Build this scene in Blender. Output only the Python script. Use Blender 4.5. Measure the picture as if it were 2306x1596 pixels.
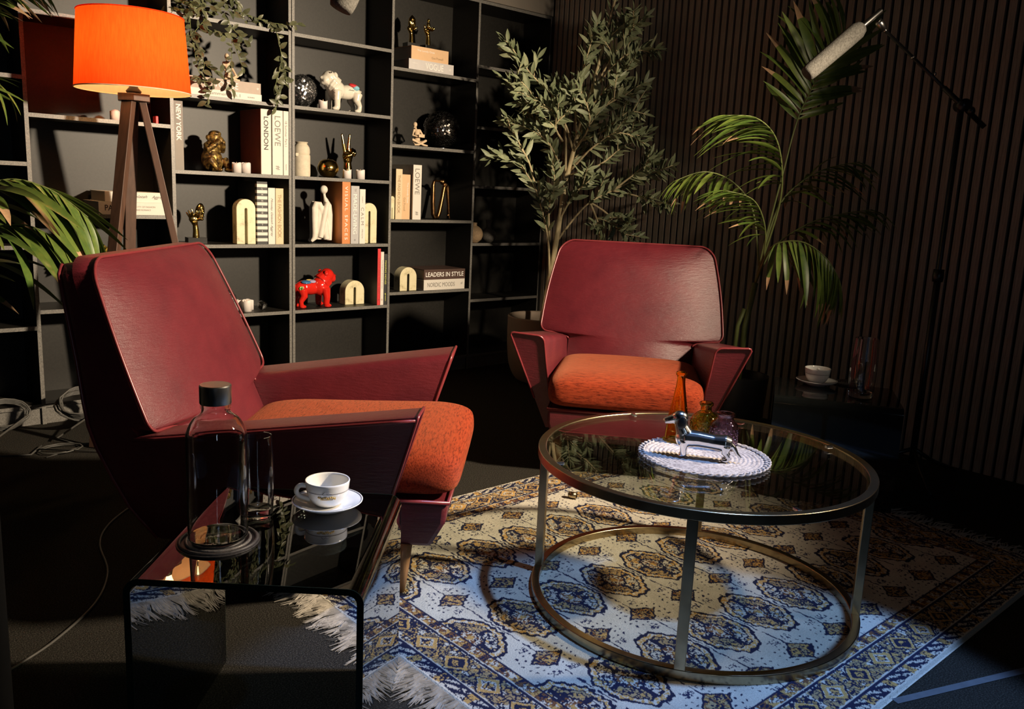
import bpy, bmesh, math, random
import numpy as np
from mathutils import Vector, Matrix, Euler
for o in list(bpy.data.objects): bpy.data.objects.remove(o)
scene = bpy.context.scene
COL = scene.collection
R_ = math.radians
# ------------------------------------------------------------------ camera
cam_d = bpy.data.cameras.new('camera')
cam_d.sensor_width = 36.0
cam_d.lens = 36.0 * 1901.0 / 2306.0
cam_d.clip_start = 0.05
cam = bpy.data.objects.new('camera', cam_d)
COL.objects.link(cam)
_r = Vector((0.7465433, -0.66374452, 0.04600347)); _u = Vector((0.09148673, 0.17089366, 0.98103289)); _f = Vector((0.6590169, 0.72817482, -0.18830334))
CAM = Vector((0, 0, 1.10614))
cam.matrix_world = Matrix(((_r.x, _u.x, -_f.x, CAM.x), (_r.y, _u.y, -_f.y, CAM.y), (_r.z, _u.z, -_f.z, CAM.z), (0, 0, 0, 1)))
scene.camera = cam
# ------------------------------------------------------------------ world, lights, exposure
world = bpy.data.worlds.new('world'); scene.world = world; world.use_nodes = True
bg = world.node_tree.nodes['Background']; bg.inputs[0].default_value = (0.9, 0.85, 0.8, 1); bg.inputs[1].default_value = 0.0015
def light(name, kind, loc, target, energy, color, **kw):
    d = bpy.data.lights.new(name, kind); d.energy = energy; d.color = color
    for k, v in kw.items(): setattr(d, k, v)
    o = bpy.data.objects.new(name, d); COL.objects.link(o); o.location = loc
    if target is not None:
        o.rotation_euler = (Vector(target) - Vector(loc)).to_track_quat('-Z', 'Y').to_euler()
    return o
light('studio_key_lamp', 'SPOT', (2.88, 0.15, 1.92), (1.36, 3.2, 1.20), 1200, (1.0, 0.80, 0.57), shadow_soft_size=0.085, spot_size=R_(97), spot_blend=1.0)
light('cool_ceiling_spot', 'SPOT', (1.95, 0.72, 2.80), (1.30, 0.85, 0.0), 380, (0.26, 0.48, 1.0), shadow_soft_size=0.05, spot_size=R_(39), spot_blend=0.14)
light('window_daylight', 'AREA', (-0.7, -2.1, 1.6), (0.9, 2.5, 0.6), 4.5, (0.62, 0.78, 1.0), shape='RECTANGLE', size=0.12, size_y=1.5)
vs = scene.view_settings
vs.view_transform = 'Standard'; vs.look = 'None'; vs.gamma = 1.0; vs.use_curve_mapping = False; vs.exposure = 0.0
scene.cycles.transparent_max_bounces = 14
scene.cycles.max_bounces = 7; scene.cycles.diffuse_bounces = 2; scene.cycles.glossy_bounces = 4; scene.cycles.transmission_bounces = 8
# ------------------------------------------------------------------ materials
def srgb(r, g, b):
    f = lambda c: (c / 255 / 12.92) if c / 255 <= 0.04045 else ((c / 255 + 0.055) / 1.055) ** 2.4
    return (f(r), f(g), f(b))
MATS = {}
class NT:
    def __init__(s, name):
        s.m = bpy.data.materials.new(name); s.m.use_nodes = True; s.t = s.m.node_tree; s.n = s.t.nodes; s.l = s.t.links
        s.b = s.n['Principled BSDF']; s.out = s.n['Material Output']
    def new(s, ty, **kw):
        o = s.n.new(ty)
        for k, v in kw.items():
            if k in o.inputs.keys() if not hasattr(o, k) else False: o.inputs[k].default_value = v
            else: setattr(o, k, v)
        return o
    def coord(s, scale=(1, 1, 1), kind='Object'):
        tc = s.n.new('ShaderNodeTexCoord'); mp = s.n.new('ShaderNodeMapping'); mp.inputs['Scale'].default_value = scale
        s.l.new(tc.outputs[kind], mp.inputs['Vector']); return mp.outputs['Vector']
    def noise(s, vec, scale=10, detail=3, rough=0.6):
        o = s.n.new('ShaderNodeTexNoise'); o.inputs['Scale'].default_value = scale; o.inputs['Detail'].default_value = detail; o.inputs['Roughness'].default_value = rough
        if vec is not None: s.l.new(vec, o.inputs['Vector'])
        return o.outputs['Fac']
    def ramp(s, fac, stops):
        o = s.n.new('ShaderNodeValToRGB'); e = o.color_ramp.elements
        while len(e) < len(stops): e.new(0.5)
        for i, (p, c) in enumerate(stops): e[i].position = p; e[i].color = (*c, 1)
        s.l.new(fac, o.inputs['Fac']); return o.outputs['Color']
    def bump(s, h, strength=0.3, dist=0.002):
        o = s.n.new('ShaderNodeBump'); o.inputs['Strength'].default_value = strength; o.inputs['Distance'].default_value = dist
        s.l.new(h, o.inputs['Height']); s.l.new(o.outputs['Normal'], s.b.inputs['Normal'])
def mat(name, c, rough=0.5, metal=0.0, var=0.12, scale=30, bump=0.0, bscale=200, bdist=0.001, stretch=(1, 1, 1), spec=0.5, coat=0.0, sheen=0.0):
    k = NT(name); k.b.inputs['Roughness'].default_value = rough; k.b.inputs['Metallic'].default_value = metal
    k.b.inputs['Specular IOR Level'].default_value = spec
    if coat: k.b.inputs['Coat Weight'].default_value = coat; k.b.inputs['Coat Roughness'].default_value = 0.08
    if sheen: k.b.inputs['Sheen Weight'].default_value = sheen; k.b.inputs['Sheen Roughness'].default_value = 0.4
    v = k.coord(stretch)
    lo = tuple(max(0, x * (1 - var)) for x in c); hi = tuple(min(1, x * (1 + var)) for x in c)
    k.l.new(k.ramp(k.noise(v, scale), [(0.3, lo), (0.7, hi)]), k.b.inputs['Base Color'])
    if bump: k.bump(k.noise(v, bscale, 3), bump, bdist)
    MATS[name] = k.m
    return k.m
def glassy(name, tint, gloss=(1, 1, 1), ior=1.45, rough=0.0, density=None, bump=0.0, bscale=60):
    # thin clear glass: transparent body and a Fresnel reflection
    k = NT(name); k.n.remove(k.b)
    tr = k.n.new('ShaderNodeBsdfTransparent'); tr.inputs[0].default_value = (*tint, 1)
    gl = k.n.new('ShaderNodeBsdfGlossy'); gl.inputs['Color'].default_value = (*gloss, 1); gl.inputs['Roughness'].default_value = rough
    lw = k.n.new('ShaderNodeLayerWeight'); lw.inputs['Blend'].default_value = 0.5
    f0 = ((ior - 1) / (ior + 1)) ** 2
    pw = k.n.new('ShaderNodeMath'); pw.operation = 'POWER'; k.l.new(lw.outputs['Facing'], pw.inputs[0]); pw.inputs[1].default_value = 4.0
    fr = k.n.new('ShaderNodeMath'); fr.operation = 'MULTIPLY_ADD'; k.l.new(pw.outputs[0], fr.inputs[0]); fr.inputs[1].default_value = 1 - f0; fr.inputs[2].default_value = f0
    mx = k.n.new('ShaderNodeMixShader'); k.l.new(fr.outputs[0], mx.inputs[0]); k.l.new(tr.outputs[0], mx.inputs[1]); k.l.new(gl.outputs[0], mx.inputs[2])
    k.l.new(mx.outputs[0], k.out.inputs['Surface'])
    v = k.coord(); nz = k.noise(v, bscale, 2)
    bp = k.n.new('ShaderNodeBump'); bp.inputs['Strength'].default_value = bump; bp.inputs['Distance'].default_value = 0.002
    k.l.new(nz, bp.inputs['Height']); k.l.new(bp.outputs[0], gl.inputs['Normal']); k.l.new(bp.outputs[0], lw.inputs['Normal'])
    MATS[name] = k.m
    return k.m
M_case = mat('black_laminate', (0.013, 0.012, 0.0100), 0.46, var=0.25, scale=90, bump=0.06, bscale=500, bdist=0.0004, spec=0.42)
M_edge = mat('black_laminate_edge', (0.15, 0.143, 0.13), 0.42, var=0.45, scale=260, bump=0.15, bscale=600, bdist=0.0004)
M_wall = mat('grey_beige_plaster', (0.20, 0.175, 0.145), 0.85, var=0.06, scale=8, bump=0.1, bscale=300)
M_dark = mat('dark_plaster', (0.03, 0.028, 0.026), 0.9, var=0.1)
M_slat = mat('dark_walnut_slat', (0.25, 0.205, 0.165), 0.6, var=0.3, scale=40, stretch=(6, 6, 0.25), bump=0.1, bscale=120)
M_felt = mat('black_felt', (0.004, 0.004, 0.004), 1.0, spec=0.1)
M_leather = None
k = NT('burgundy_leather'); k.b.inputs['Roughness'].default_value = 0.40; k.b.inputs['Specular IOR Level'].default_value = 0.62
v = k.coord(); k.l.new(k.ramp(k.noise(v, 9, 5), [(0.3, (0.080, 0.0062, 0.0125)), (0.7, (0.118, 0.0105, 0.0175))]), k.b.inputs['Base Color'])
v2 = k.coord((8, 8, 46)); n1 = k.noise(v2, 3.2, 5, 0.7); n2 = k.noise(v, 420, 2)
ad = k.n.new('ShaderNodeMath'); ad.operation = 'MULTIPLY_ADD'; k.l.new(n2, ad.inputs[0]); ad.inputs[1].default_value = 0.25; k.l.new(n1, ad.inputs[2])
k.bump(ad.outputs[0], 0.5, 0.004); k.b.inputs['Sheen Weight'].default_value = 0.03; k.b.inputs['Sheen Roughness'].default_value = 0.45; k.b.inputs['Sheen Tint'].default_value = (1, 0.6, 0.45, 1); M_leather = k.m
M_piping = mat('burgundy_piping', (0.16, 0.024, 0.028), 0.3, var=0.1, scale=60)
k = NT('rust_chenille'); k.b.inputs['Roughness'].default_value = 0.95; k.b.inputs['Sheen Weight'].default_value = 0.2; k.b.inputs['Sheen Tint'].default_value = (1, 0.45, 0.25, 1)
k.b.inputs['Specular IOR Level'].default_value = 0.1
v = k.coord((22, 130, 130)); n1 = k.noise(v, 1.6, 6, 0.7)
k.l.new(k.ramp(n1, [(0.34, (0.06, 0.007, 0.004)), (0.50, (0.24, 0.032, 0.011)), (0.78, (0.32, 0.052, 0.017))]), k.b.inputs['Base Color']); k.bump(n1, 0.7, 0.004); M_fabric = k.m
M_wood = mat('oiled_beech', (0.42, 0.22, 0.09), 0.45, var=0.25, scale=12, stretch=(6, 6, 0.6))
M_lampwood = mat('walnut_lamp_wood', (0.085, 0.042, 0.026), 0.5, var=0.25, scale=14, stretch=(5, 5, 0.5))
k = NT('charcoal_carpet'); k.b.inputs['Roughness'].default_value = 1.0; k.b.inputs['Specular IOR Level'].default_value = 0.05
v = k.coord(); n1 = k.noise(v, 260, 3, 0.7); n0 = k.noise(v, 3, 3)
k.l.new(k.ramp(n1, [(0.30, (0.012, 0.011, 0.0095)), (0.52, (0.034, 0.031, 0.026)), (0.72, (0.095, 0.088, 0.073))]), k.b.inputs['Base Color']); k.bump(n1, 1.0, 0.006); M_carpet = k.m
M_brass = mat('brushed_brass', (0.42, 0.33, 0.20), 0.26, 1.0, var=0.12, scale=40, bump=0.05, bscale=400)
M_gold = mat('polished_gold', (0.75, 0.52, 0.16), 0.16, 1.0, var=0.06)
M_bronze = mat('antique_bronze', (0.22, 0.12, 0.05), 0.3, 1.0, var=0.25, scale=40)
M_chrome = mat('polished_silver', (0.78, 0.78, 0.79), 0.17, 1.0, var=0.02)
M_steel = mat('brushed_steel', (0.55, 0.54, 0.52), 0.28, 1.0, var=0.05, bump=0.03)
M_porc = mat('white_porcelain', (0.80, 0.79, 0.75), 0.12, var=0.02, coat=0.4)
M_greyline = mat('grey_rim_line', (0.22, 0.20, 0.19), 0.3)
M_goldprint = mat('gold_print', (0.55, 0.36, 0.10), 0.35, var=0.1)
M_candle = mat('white_wax', (0.78, 0.72, 0.68), 0.5, var=0.04)
M_pinkcup = mat('pale_pink_wax', (0.74, 0.58, 0.55), 0.5, var=0.08, scale=40)
k = NT('cream_marble'); k.b.inputs['Roughness'].default_value = 0.4
v = k.coord((1, 1, 1)); n1 = k.noise(v, 14, 8, 0.75)
k.l.new(k.ramp(n1, [(0.36, (0.36, 0.31, 0.18)), (0.46, (0.70, 0.63, 0.40)), (0.62, (0.74, 0.68, 0.46))]), k.b.inputs['Base Color']); M_marble = k.m
M_white = mat('white_book_cloth', (0.68, 0.645, 0.58), 0.55, var=0.02)
M_cream = mat('cream_book_cloth', (0.66, 0.52, 0.33), 0.6, var=0.03)
M_peach = mat('peach_book_cloth', (0.66, 0.43, 0.24), 0.6, var=0.03)
M_grey = mat('grey_book_cloth', (0.22, 0.205, 0.185), 0.6, var=0.04)
M_lgrey = mat('pale_grey_book_cloth', (0.42, 0.42, 0.42), 0.6, var=0.04)
M_taupe = mat('taupe_book_cloth', (0.42, 0.34, 0.28), 0.6, var=0.04)
M_silver = mat('silvery_book_cloth', (0.55, 0.53, 0.52), 0.5, var=0.04)
M_brown = mat('brown_book_cloth', (0.19, 0.060, 0.026), 0.55, var=0.06)
M_dbrown = mat('dark_brown_book_cloth', (0.075, 0.042, 0.032), 0.5, var=0.06)
M_orange = mat('orange_book_cloth', (0.56, 0.20, 0.055), 0.55, var=0.04)
M_redbook = mat('red_book_cloth', (0.62, 0.035, 0.04), 0.5, var=0.04)
M_blackbook = mat('black_book_cloth', (0.03, 0.03, 0.03), 0.5, var=0.2)
M_pages = mat('book_pages', (0.55, 0.48, 0.38), 0.8, var=0.12, scale=8, stretch=(300, 1, 300))
M_ink = mat('dark_ink', (0.045, 0.038, 0.034), 0.6)
M_inkgrey = mat('grey_ink', (0.19, 0.17, 0.15), 0.6)
M_inkwhite = mat('white_ink', (0.82, 0.80, 0.75), 0.6)
M_inkgold = mat('tan_ink', (0.30, 0.20, 0.10), 0.6)
M_inkred = mat('red_ink', (0.30, 0.05, 0.03), 0.6)
M_inkyellow = mat('yellow_ink', (0.60, 0.62, 0.12), 0.6)
M_redglaze = mat('red_glaze', (0.62, 0.020, 0.012), 0.08, var=0.04, coat=0.8)
M_whiteglaze = mat('white_glaze', (0.72, 0.68, 0.58), 0.10, var=0.04, coat=0.6)
M_blueglaze = mat('blue_glaze', (0.05, 0.16, 0.34), 0.1, coat=0.5)
M_lblue = mat('light_blue_glaze', (0.25, 0.55, 0.68), 0.1, coat=0.5)
M_lilac = mat('lilac_glaze', (0.40, 0.36, 0.55), 0.1, coat=0.5)
M_green = mat('green_glaze', (0.22, 0.45, 0.08), 0.1, coat=0.5)
M_yellow = mat('yellow_glaze', (0.75, 0.55, 0.15), 0.1, coat=0.5)
M_plaster = mat('matte_white_ceramic', (0.72, 0.66, 0.57), 0.7, var=0.05)
M_bisque = mat('sand_bisque', (0.66, 0.50, 0.33), 0.7, var=0.06)
M_stoneware = mat('cream_stoneware', (0.62, 0.55, 0.42), 0.75, var=0.08, scale=60, bump=0.2, bscale=300)
M_sandvase = mat('sand_speckled_clay', (0.45, 0.31, 0.18), 0.8, var=0.25, scale=160)
M_greyvase = mat('grey_speckled_clay', (0.13, 0.12, 0.105), 0.8, var=0.3, scale=160)
M_blackstone = mat('black_plinth', (0.012, 0.011, 0.010), 0.3)
k = NT('aged_gilt'); k.b.inputs['Metallic'].default_value = 0.55; k.b.inputs['Roughness'].default_value = 0.38
v = k.coord(); n1 = k.noise(v, 55, 5)
k.l.new(k.ramp(n1, [(0.38, (0.035, 0.018, 0.008)), (0.52, (0.20, 0.12, 0.035)), (0.72, (0.55, 0.36, 0.08))]), k.b.inputs['Base Color']); k.bump(n1, 0.6, 0.004); M_gilt = k.m
M_mirror = mat('mirror_tile', (0.85, 0.85, 0.86), 0.32, 1.0, var=0.01)
M_blackmirror = mat('dark_mirror_tile', (0.16, 0.145, 0.135), 0.22, 1.0, var=0.6, scale=60)
M_grout = mat('black_grout', (0.01, 0.01, 0.01), 0.7)
M_glass = glassy('clear_glass', (0.975, 0.982, 0.985), ior=1.62)
M_table = glassy('clear_table_glass', (0.80, 0.82, 0.79), ior=1.5)
M_smoked = glassy('smoked_black_glass', (0.30, 0.33, 0.31), ior=1.55)
def solidglass(name, c, ior=1.46, rough=0.0, bump=0.0, bscale=50):
    k = NT(name); k.n.remove(k.b); g = k.n.new('ShaderNodeBsdfGlass'); g.inputs['Color'].default_value = (*c, 1); g.inputs['IOR'].default_value = ior; g.inputs['Roughness'].default_value = rough
    v = k.coord(); nz = k.noise(v, bscale, 2); bp = k.n.new('ShaderNodeBump'); bp.inputs['Strength'].default_value = bump; bp.inputs['Distance'].default_value = 0.002
    k.l.new(nz, bp.inputs['Height'])
    if bump: k.l.new(bp.outputs[0], g.inputs['Normal'])
    k.l.new(g.outputs[0], k.out.inputs['Surface']); return k.m
M_vessel = solidglass('clear_vessel_glass', (0.985, 0.99, 0.99))
M_amber = solidglass('amber_glass', (0.98, 0.86, 0.42))
M_olive = solidglass('olive_yellow_glass', (0.95, 0.91, 0.56), 1.5, bump=0.3, bscale=60)
M_purple = solidglass('mauve_glass', (0.95, 0.86, 0.93), 1.5, bump=0.4, bscale=140)
M_crystal = solidglass('faceted_crystal', (0.95, 0.95, 0.94), 1.7)
M_smokeedge = mat('dark_green_glass_edge', (0.006, 0.016, 0.011), 0.12, spec=0.6)
M_blackglass = mat('black_glass', (0.006, 0.007, 0.007), 0.05, spec=0.6)
M_amberball = glassy('amber_crystal', (0.80, 0.45, 0.25), (1, 0.7, 0.45), 1.8)
M_foam = mat('grey_foam', (0.115, 0.110, 0.098), 1.0, var=0.35, scale=160, bump=0.6, bscale=260, bdist=0.004, spec=0.1)
M_blackmetal = mat('black_metal', (0.008, 0.008, 0.009), 0.38, 0.0, spec=0.5)
M_blackpad = mat('black_padding', (0.005, 0.005, 0.005), 0.8, 0.0, spec=0.15)
M_cable = mat('grey_cable', (0.06, 0.058, 0.052), 0.5)
M_pot = mat('brown_grey_pot', (0.30, 0.235, 0.18), 0.7, var=0.1, scale=60, stretch=(30, 30, 0.4), bump=0.25, bscale=30)
M_soil = mat('dark_soil', (0.015, 0.012, 0.009), 1.0, bump=0.8, bscale=80, bdist=0.01)
M_bark = mat('pale_olive_bark', (0.55, 0.46, 0.27), 0.8, var=0.3, scale=25, stretch=(2, 2, 0.6), bump=0.4, bscale=60)
def leafmat(name, a, b, rough=0.45):
    k = NT(name); k.b.inputs['Roughness'].default_value = rough
    oi = k.n.new('ShaderNodeObjectInfo'); v = k.coord(); n1 = k.noise(v, 9, 3)
    m = k.n.new('ShaderNodeMath'); m.operation = 'MULTIPLY_ADD'; k.l.new(oi.outputs['Random'], m.inputs[0]); m.inputs[1].default_value = 0.5; k.l.new(n1, m.inputs[2])
    k.l.new(k.ramp(m.outputs[0], [(0.35, a), (0.95, b)]), k.b.inputs['Base Color']); return k.m
M_olivel = leafmat('olive_leaf', (0.10, 0.135, 0.065), (0.34, 0.37, 0.22), 0.5)
M_palml = leafmat('palm_leaf', (0.045, 0.10, 0.018), (0.14, 0.19, 0.035), 0.4)
M_palmdry = mat('dry_palm_tip', (0.45, 0.28, 0.15), 0.8)
M_palmstem = mat('palm_stem', (0.14, 0.17, 0.05), 0.5)
M_ivyl = leafmat('trailing_leaf', (0.035, 0.045, 0.022), (0.13, 0.135, 0.07), 0.4)
M_tape = mat('grey_blue_tape', (0.09, 0.10, 0.115), 0.7)
M_mat = None
k = NT('woven_placemat'); k.b.inputs['Roughness'].default_value = 0.85
v = k.coord(); k.l.new(k.ramp(k.noise(v, 120, 3), [(0.3, (0.16, 0.14, 0.135)), (0.6, (0.36, 0.325, 0.305))]), k.b.inputs['Base Color']); M_mat = k.m
M_coaster = mat('dark_beaded_coaster', (0.045, 0.042, 0.046), 0.5, var=0.4, scale=200)
M_coasterl = mat('grey_beads', (0.13, 0.125, 0.13), 0.4, var=0.5, scale=300)
M_fan = mat('gold_pleated_paper', (0.62, 0.47, 0.10), 0.45, var=0.15)
k = NT('orange_lamp_shade'); k.n.remove(k.b)
df = k.n.new('ShaderNodeBsdfDiffuse'); tl = k.n.new('ShaderNodeBsdfTranslucent'); mx = k.n.new('ShaderNodeMixShader'); mx.inputs[0].default_value = 0.62
v = k.coord((60, 60, 4)); c_ = k.ramp(k.noise(v, 3, 3), [(0.3, (0.84, 0.105, 0.018)), (0.7, (0.90, 0.140, 0.026))])
k.l.new(c_, df.inputs[0]); k.l.new(c_, tl.inputs[0]); k.l.new(df.outputs[0], mx.inputs[1]); k.l.new(tl.outputs[0], mx.inputs[2]); k.l.new(mx.outputs[0], k.out.inputs['Surface']); M_shade = k.m
M_shadein = mat('shade_lining', (0.80, 0.62, 0.42), 0.9)
k = NT('cream_shade_lining'); k.n.remove(k.b)
df = k.n.new('ShaderNodeBsdfDiffuse'); tl = k.n.new('ShaderNodeBsdfTranslucent'); mx = k.n.new('ShaderNodeMixShader'); mx.inputs[0].default_value = 0.6
c_ = k.ramp(k.noise(k.coord((40, 40, 4)), 3, 2), [(0.3, (0.86, 0.74, 0.56)), (0.7, (0.9, 0.78, 0.6))])
k.l.new(c_, df.inputs[0]); k.l.new(c_, tl.inputs[0]); k.l.new(df.outputs[0], mx.inputs[1]); k.l.new(tl.outputs[0], mx.inputs[2]); k.l.new(mx.outputs[0], k.out.inputs['Surface']); M_lining = k.m
k = NT('lit_bulb'); k.n.remove(k.b); em = k.n.new('ShaderNodeEmission'); em.inputs[0].default_value = (1, 0.62, 0.28, 1); em.inputs[1].default_value = 18; k.l.new(em.outputs[0], k.out.inputs['Surface']); M_bulb = k.m
k = NT('rug_pile'); k.b.inputs['Roughness'].default_value = 0.95; k.b.inputs['Specular IOR Level'].default_value = 0.08
at = k.n.new('ShaderNodeAttribute'); at.attribute_name = 'weave'; v = k.coord(); nn = k.noise(v, 330, 2, 0.7)
mm = k.n.new('ShaderNodeMix'); mm.data_type = 'RGBA'; mm.blend_type = 'MULTIPLY'; mm.inputs[0].default_value = 1.0
k.l.new(at.outputs['Color'], mm.inputs[6]); k.l.new(k.ramp(nn, [(0.25, (0.62, 0.62, 0.62)), (0.7, (1, 1, 1))]), mm.inputs[7]); k.l.new(mm.outputs[2], k.b.inputs['Base Color']); k.bump(nn, 0.6, 0.004); M_rug = k.m
M_fringe = mat('rug_fringe', (0.42, 0.39, 0.34), 0.95, var=0.2, scale=60, spec=0.1)
M_gls = mat('window_frame_white', (0.5, 0.5, 0.5), 0.5)
# ------------------------------------------------------------------ mesh helpers
class MB:
    def __init__(s): s.v = []; s.f = []; s.mi = []
    def add(s, vs, fs, mi=0):
        o = len(s.v); s.v += [tuple(p) for p in vs]; s.f += [tuple(i + o for i in f) for f in fs]; s.mi += [mi] * len(fs); return s
    def box(s, x0, x1, y0, y1, z0, z1, mi=0):
        return s.add([(x0, y0, z0), (x1, y0, z0), (x1, y1, z0), (x0, y1, z0), (x0, y0, z1), (x1, y0, z1), (x1, y1, z1), (x0, y1, z1)],
                     [(0, 3, 2, 1), (4, 5, 6, 7), (0, 1, 5, 4), (1, 2, 6, 5), (2, 3, 7, 6), (3, 0, 4, 7)], mi)
    def rings(s, rings, cap=True, closed=True, loop=False, mi=0):
        n = len(rings[0]); vs = [p for r in rings for p in r]; fs = []
        m = len(rings)
        for i in range(m if loop else m - 1):
            a = i * n; b = ((i + 1) % m) * n
            for j in range(n if closed else n - 1):
                k = (j + 1) % n; fs.append((a + j, a + k, b + k, b + j))
        if cap and not loop: fs.append(tuple(range(n - 1, -1, -1))); fs.append(tuple(range((m - 1) * n, m * n)))
        return s.add(vs, fs, mi)
    def lathe(s, prof, n=24, c=(0, 0, 0), cap=True, mi=0):
        return s.rings([[(c[0] + r * math.cos(2 * math.pi * j / n), c[1] + r * math.sin(2 * math.pi * j / n), c[2] + z) for j in range(n)] for r, z in prof], cap=cap, mi=mi)
    def tube(s, pts, rad, n=8, loop=False, cap=True, flat=None, mi=0):
        pts = [Vector(p) for p in pts]; m = len(pts); rs = rad if isinstance(rad, (list, tuple)) else [rad] * m
        rings = []; up = None
        for i, p in enumerate(pts):
            if loop: t = pts[(i + 1) % m] - pts[i - 1]
            else: t = pts[min(i + 1, m - 1)] - pts[max(i - 1, 0)]
            if t.length < 1e-9: t = Vector((0, 0, 1))
            t.normalize()
            if up is None: up = Vector((0, 0, 1)) if abs(t.z) < 0.9 else Vector((1, 0, 0))
            a = t.cross(up)
            if a.length < 1e-5: a = t.cross(Vector((1, 0, 0)))
            a.normalize(); b = a.cross(t); up = b
            r = rs[i]
            rings.append([p + a * (r * math.cos(2 * math.pi * j / n)) + b * (r * (flat or 1) * math.sin(2 * math.pi * j / n)) for j in range(n)])
        return s.rings(rings, cap=cap, loop=loop, mi=mi)
    def ell(s, c, r, rot=None, nu=16, nv=10, mi=0):
        M = Euler([R_(a) for a in rot]).to_matrix() if rot else None; c = Vector(c)
        rings = []
        for i in range(nv + 1):
            th = math.pi * i / nv; th = min(max(th, 0.02), math.pi - 0.02)
            rg = []
            for j in range(nu):
                ph = 2 * math.pi * j / nu
                p = Vector((r[0] * math.sin(th) * math.cos(ph), r[1] * math.sin(th) * math.sin(ph), -r[2] * math.cos(th)))
                rg.append(c + (M @ p if M else p))
            rings.append(rg)
        return s.rings(rings, mi=mi)
    def prism(s, poly, y0, y1, mi=0):            # poly in (x, z), extruded along y
        n = len(poly); vs = [(x, y0, z) for x, z in poly] + [(x, y1, z) for x, z in poly]
        fs = [tuple(range(n)), tuple(range(2 * n - 1, n - 1, -1))] + [(i, i + n, (i + 1) % n + n, (i + 1) % n) for i in range(n)]
        return s.add(vs, fs, mi)
    def xf(s, M):
        s.v = [tuple(M @ Vector(p)) for p in s.v]; return s
    def mesh(s, name, mats, smooth=False, fix=True):
        me = bpy.data.meshes.new(name); me.from_pydata(s.v, [], s.f)
        for m in (mats if isinstance(mats, (list, tuple)) else [mats]): me.materials.append(m)
        if any(s.mi): me.polygons.foreach_set('material_index', s.mi)
        if fix:
            bm = bmesh.new(); bm.from_mesh(me); bmesh.ops.recalc_face_normals(bm, faces=bm.faces); bm.to_mesh(me); bm.free()
        if smooth: me.polygons.foreach_set('use_smooth', [True] * len(me.polygons))
        me.update(); return me
    def build(s, name, mats, parent=None, smooth=False, loc=None, rz=0, bevel=0, seg=2, auto=None):
        o = bpy.data.objects.new(name, s.mesh(name, mats, smooth)); COL.objects.link(o)
        if parent: o.parent = parent
        if loc is not None: o.location = loc
        if rz: o.rotation_euler = (0, 0, rz)
        if bevel:
            m = o.modifiers.new('bevel', 'BEVEL'); m.width = bevel; m.segments = seg; m.limit_method = 'ANGLE'; m.angle_limit = R_(35)
        if auto:
            o.data.polygons.foreach_set('use_smooth', [True] * len(o.data.polygons))
            try: o.data.set_sharp_from_angle(angle=R_(auto))
            except Exception: pass
        return o
def blob(name, mb, m, parent=None, voxel=0.004, loc=None, rz=0, smooth=4):
    o = mb.build(name, m, parent, True, loc, rz)
    r = o.modifiers.new('merge', 'REMESH'); r.mode = 'VOXEL'; r.voxel_size = voxel; r.use_smooth_shade = True
    if smooth:
        sm = o.modifiers.new('soften', 'SMOOTH'); sm.factor = 0.5; sm.iterations = smooth
    return o
def empty(name, loc=(0, 0, 0), rz=0):
    o = bpy.data.objects.new(name, None); COL.objects.link(o); o.location = loc; o.rotation_euler = (0, 0, rz); o.empty_display_size = 0.05; return o
def tag(o, label, cat, group=None, kind=None):
    o['label'] = label; o['category'] = cat
    if group: o['group'] = group
    if kind: o['kind'] = kind
    return o
def struct(o, label=None, cat=None):
    o['kind'] = 'structure'
    if label: o['label'] = label
    if cat: o['category'] = cat
    return o
def put(me, name, parent, M=None):
    o = bpy.data.objects.new(name, me); COL.objects.link(o)
    if parent: o.parent = parent
    if M is not None: o.matrix_basis = M
    return o
def text(txt, m, parent, loc, L=None, H=None, upright=True, name='lettering', shear=0.0, axes=None, spacing=1.0, bold=0.0):
    cu = bpy.data.curves.new('t', 'FONT'); cu.body = txt; cu.size = 1; cu.align_x = 'CENTER'; cu.align_y = 'CENTER'; cu.resolution_u = 3; cu.shear = shear; cu.space_character = spacing; cu.offset = bold
    to = bpy.data.objects.new('t', cu); COL.objects.link(to)
    dg = bpy.context.evaluated_depsgraph_get(); me = bpy.data.meshes.new_from_object(to.evaluated_get(dg))
    bpy.data.objects.remove(to); bpy.data.curves.remove(cu)
    co = np.empty(len(me.vertices) * 3); me.vertices.foreach_get('co', co); co = co.reshape(-1, 3)
    lo, hi = co.min(0), co.max(0); w, h = max(hi[0] - lo[0], 1e-6), max(hi[1] - lo[1], 1e-6)
    co[:, 0] -= (lo[0] + hi[0]) / 2; co[:, 1] -= (lo[1] + hi[1]) / 2
    sx = L / w if L else H / h; sy = H / h if H else sx
    if axes: ax, ay = Vector(axes[0]), Vector(axes[1])
    elif upright: ax, ay = Vector((0, 0, -1)), Vector((1, 0, 0))
    else: ax, ay = Vector((1, 0, 0)), Vector((0, 0, 1))
    p = np.outer(co[:, 0] * sx, np.array(ax)) + np.outer(co[:, 1] * sy, np.array(ay))
    me.vertices.foreach_set('co', p.ravel()); me.materials.clear(); me.materials.append(m); me.update()
    me.name = name
    o = bpy.data.objects.new(name, me); COL.objects.link(o); o.parent = parent; o.location = loc
    return o
YB = 4.0577
XE = [0.8945 + 0.6 * i for i in range(-1, 6)]     # bay edges of the bookcase front
XW = 3.894
DEPTH = 0.25
rnd = random.Random(7)
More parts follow.
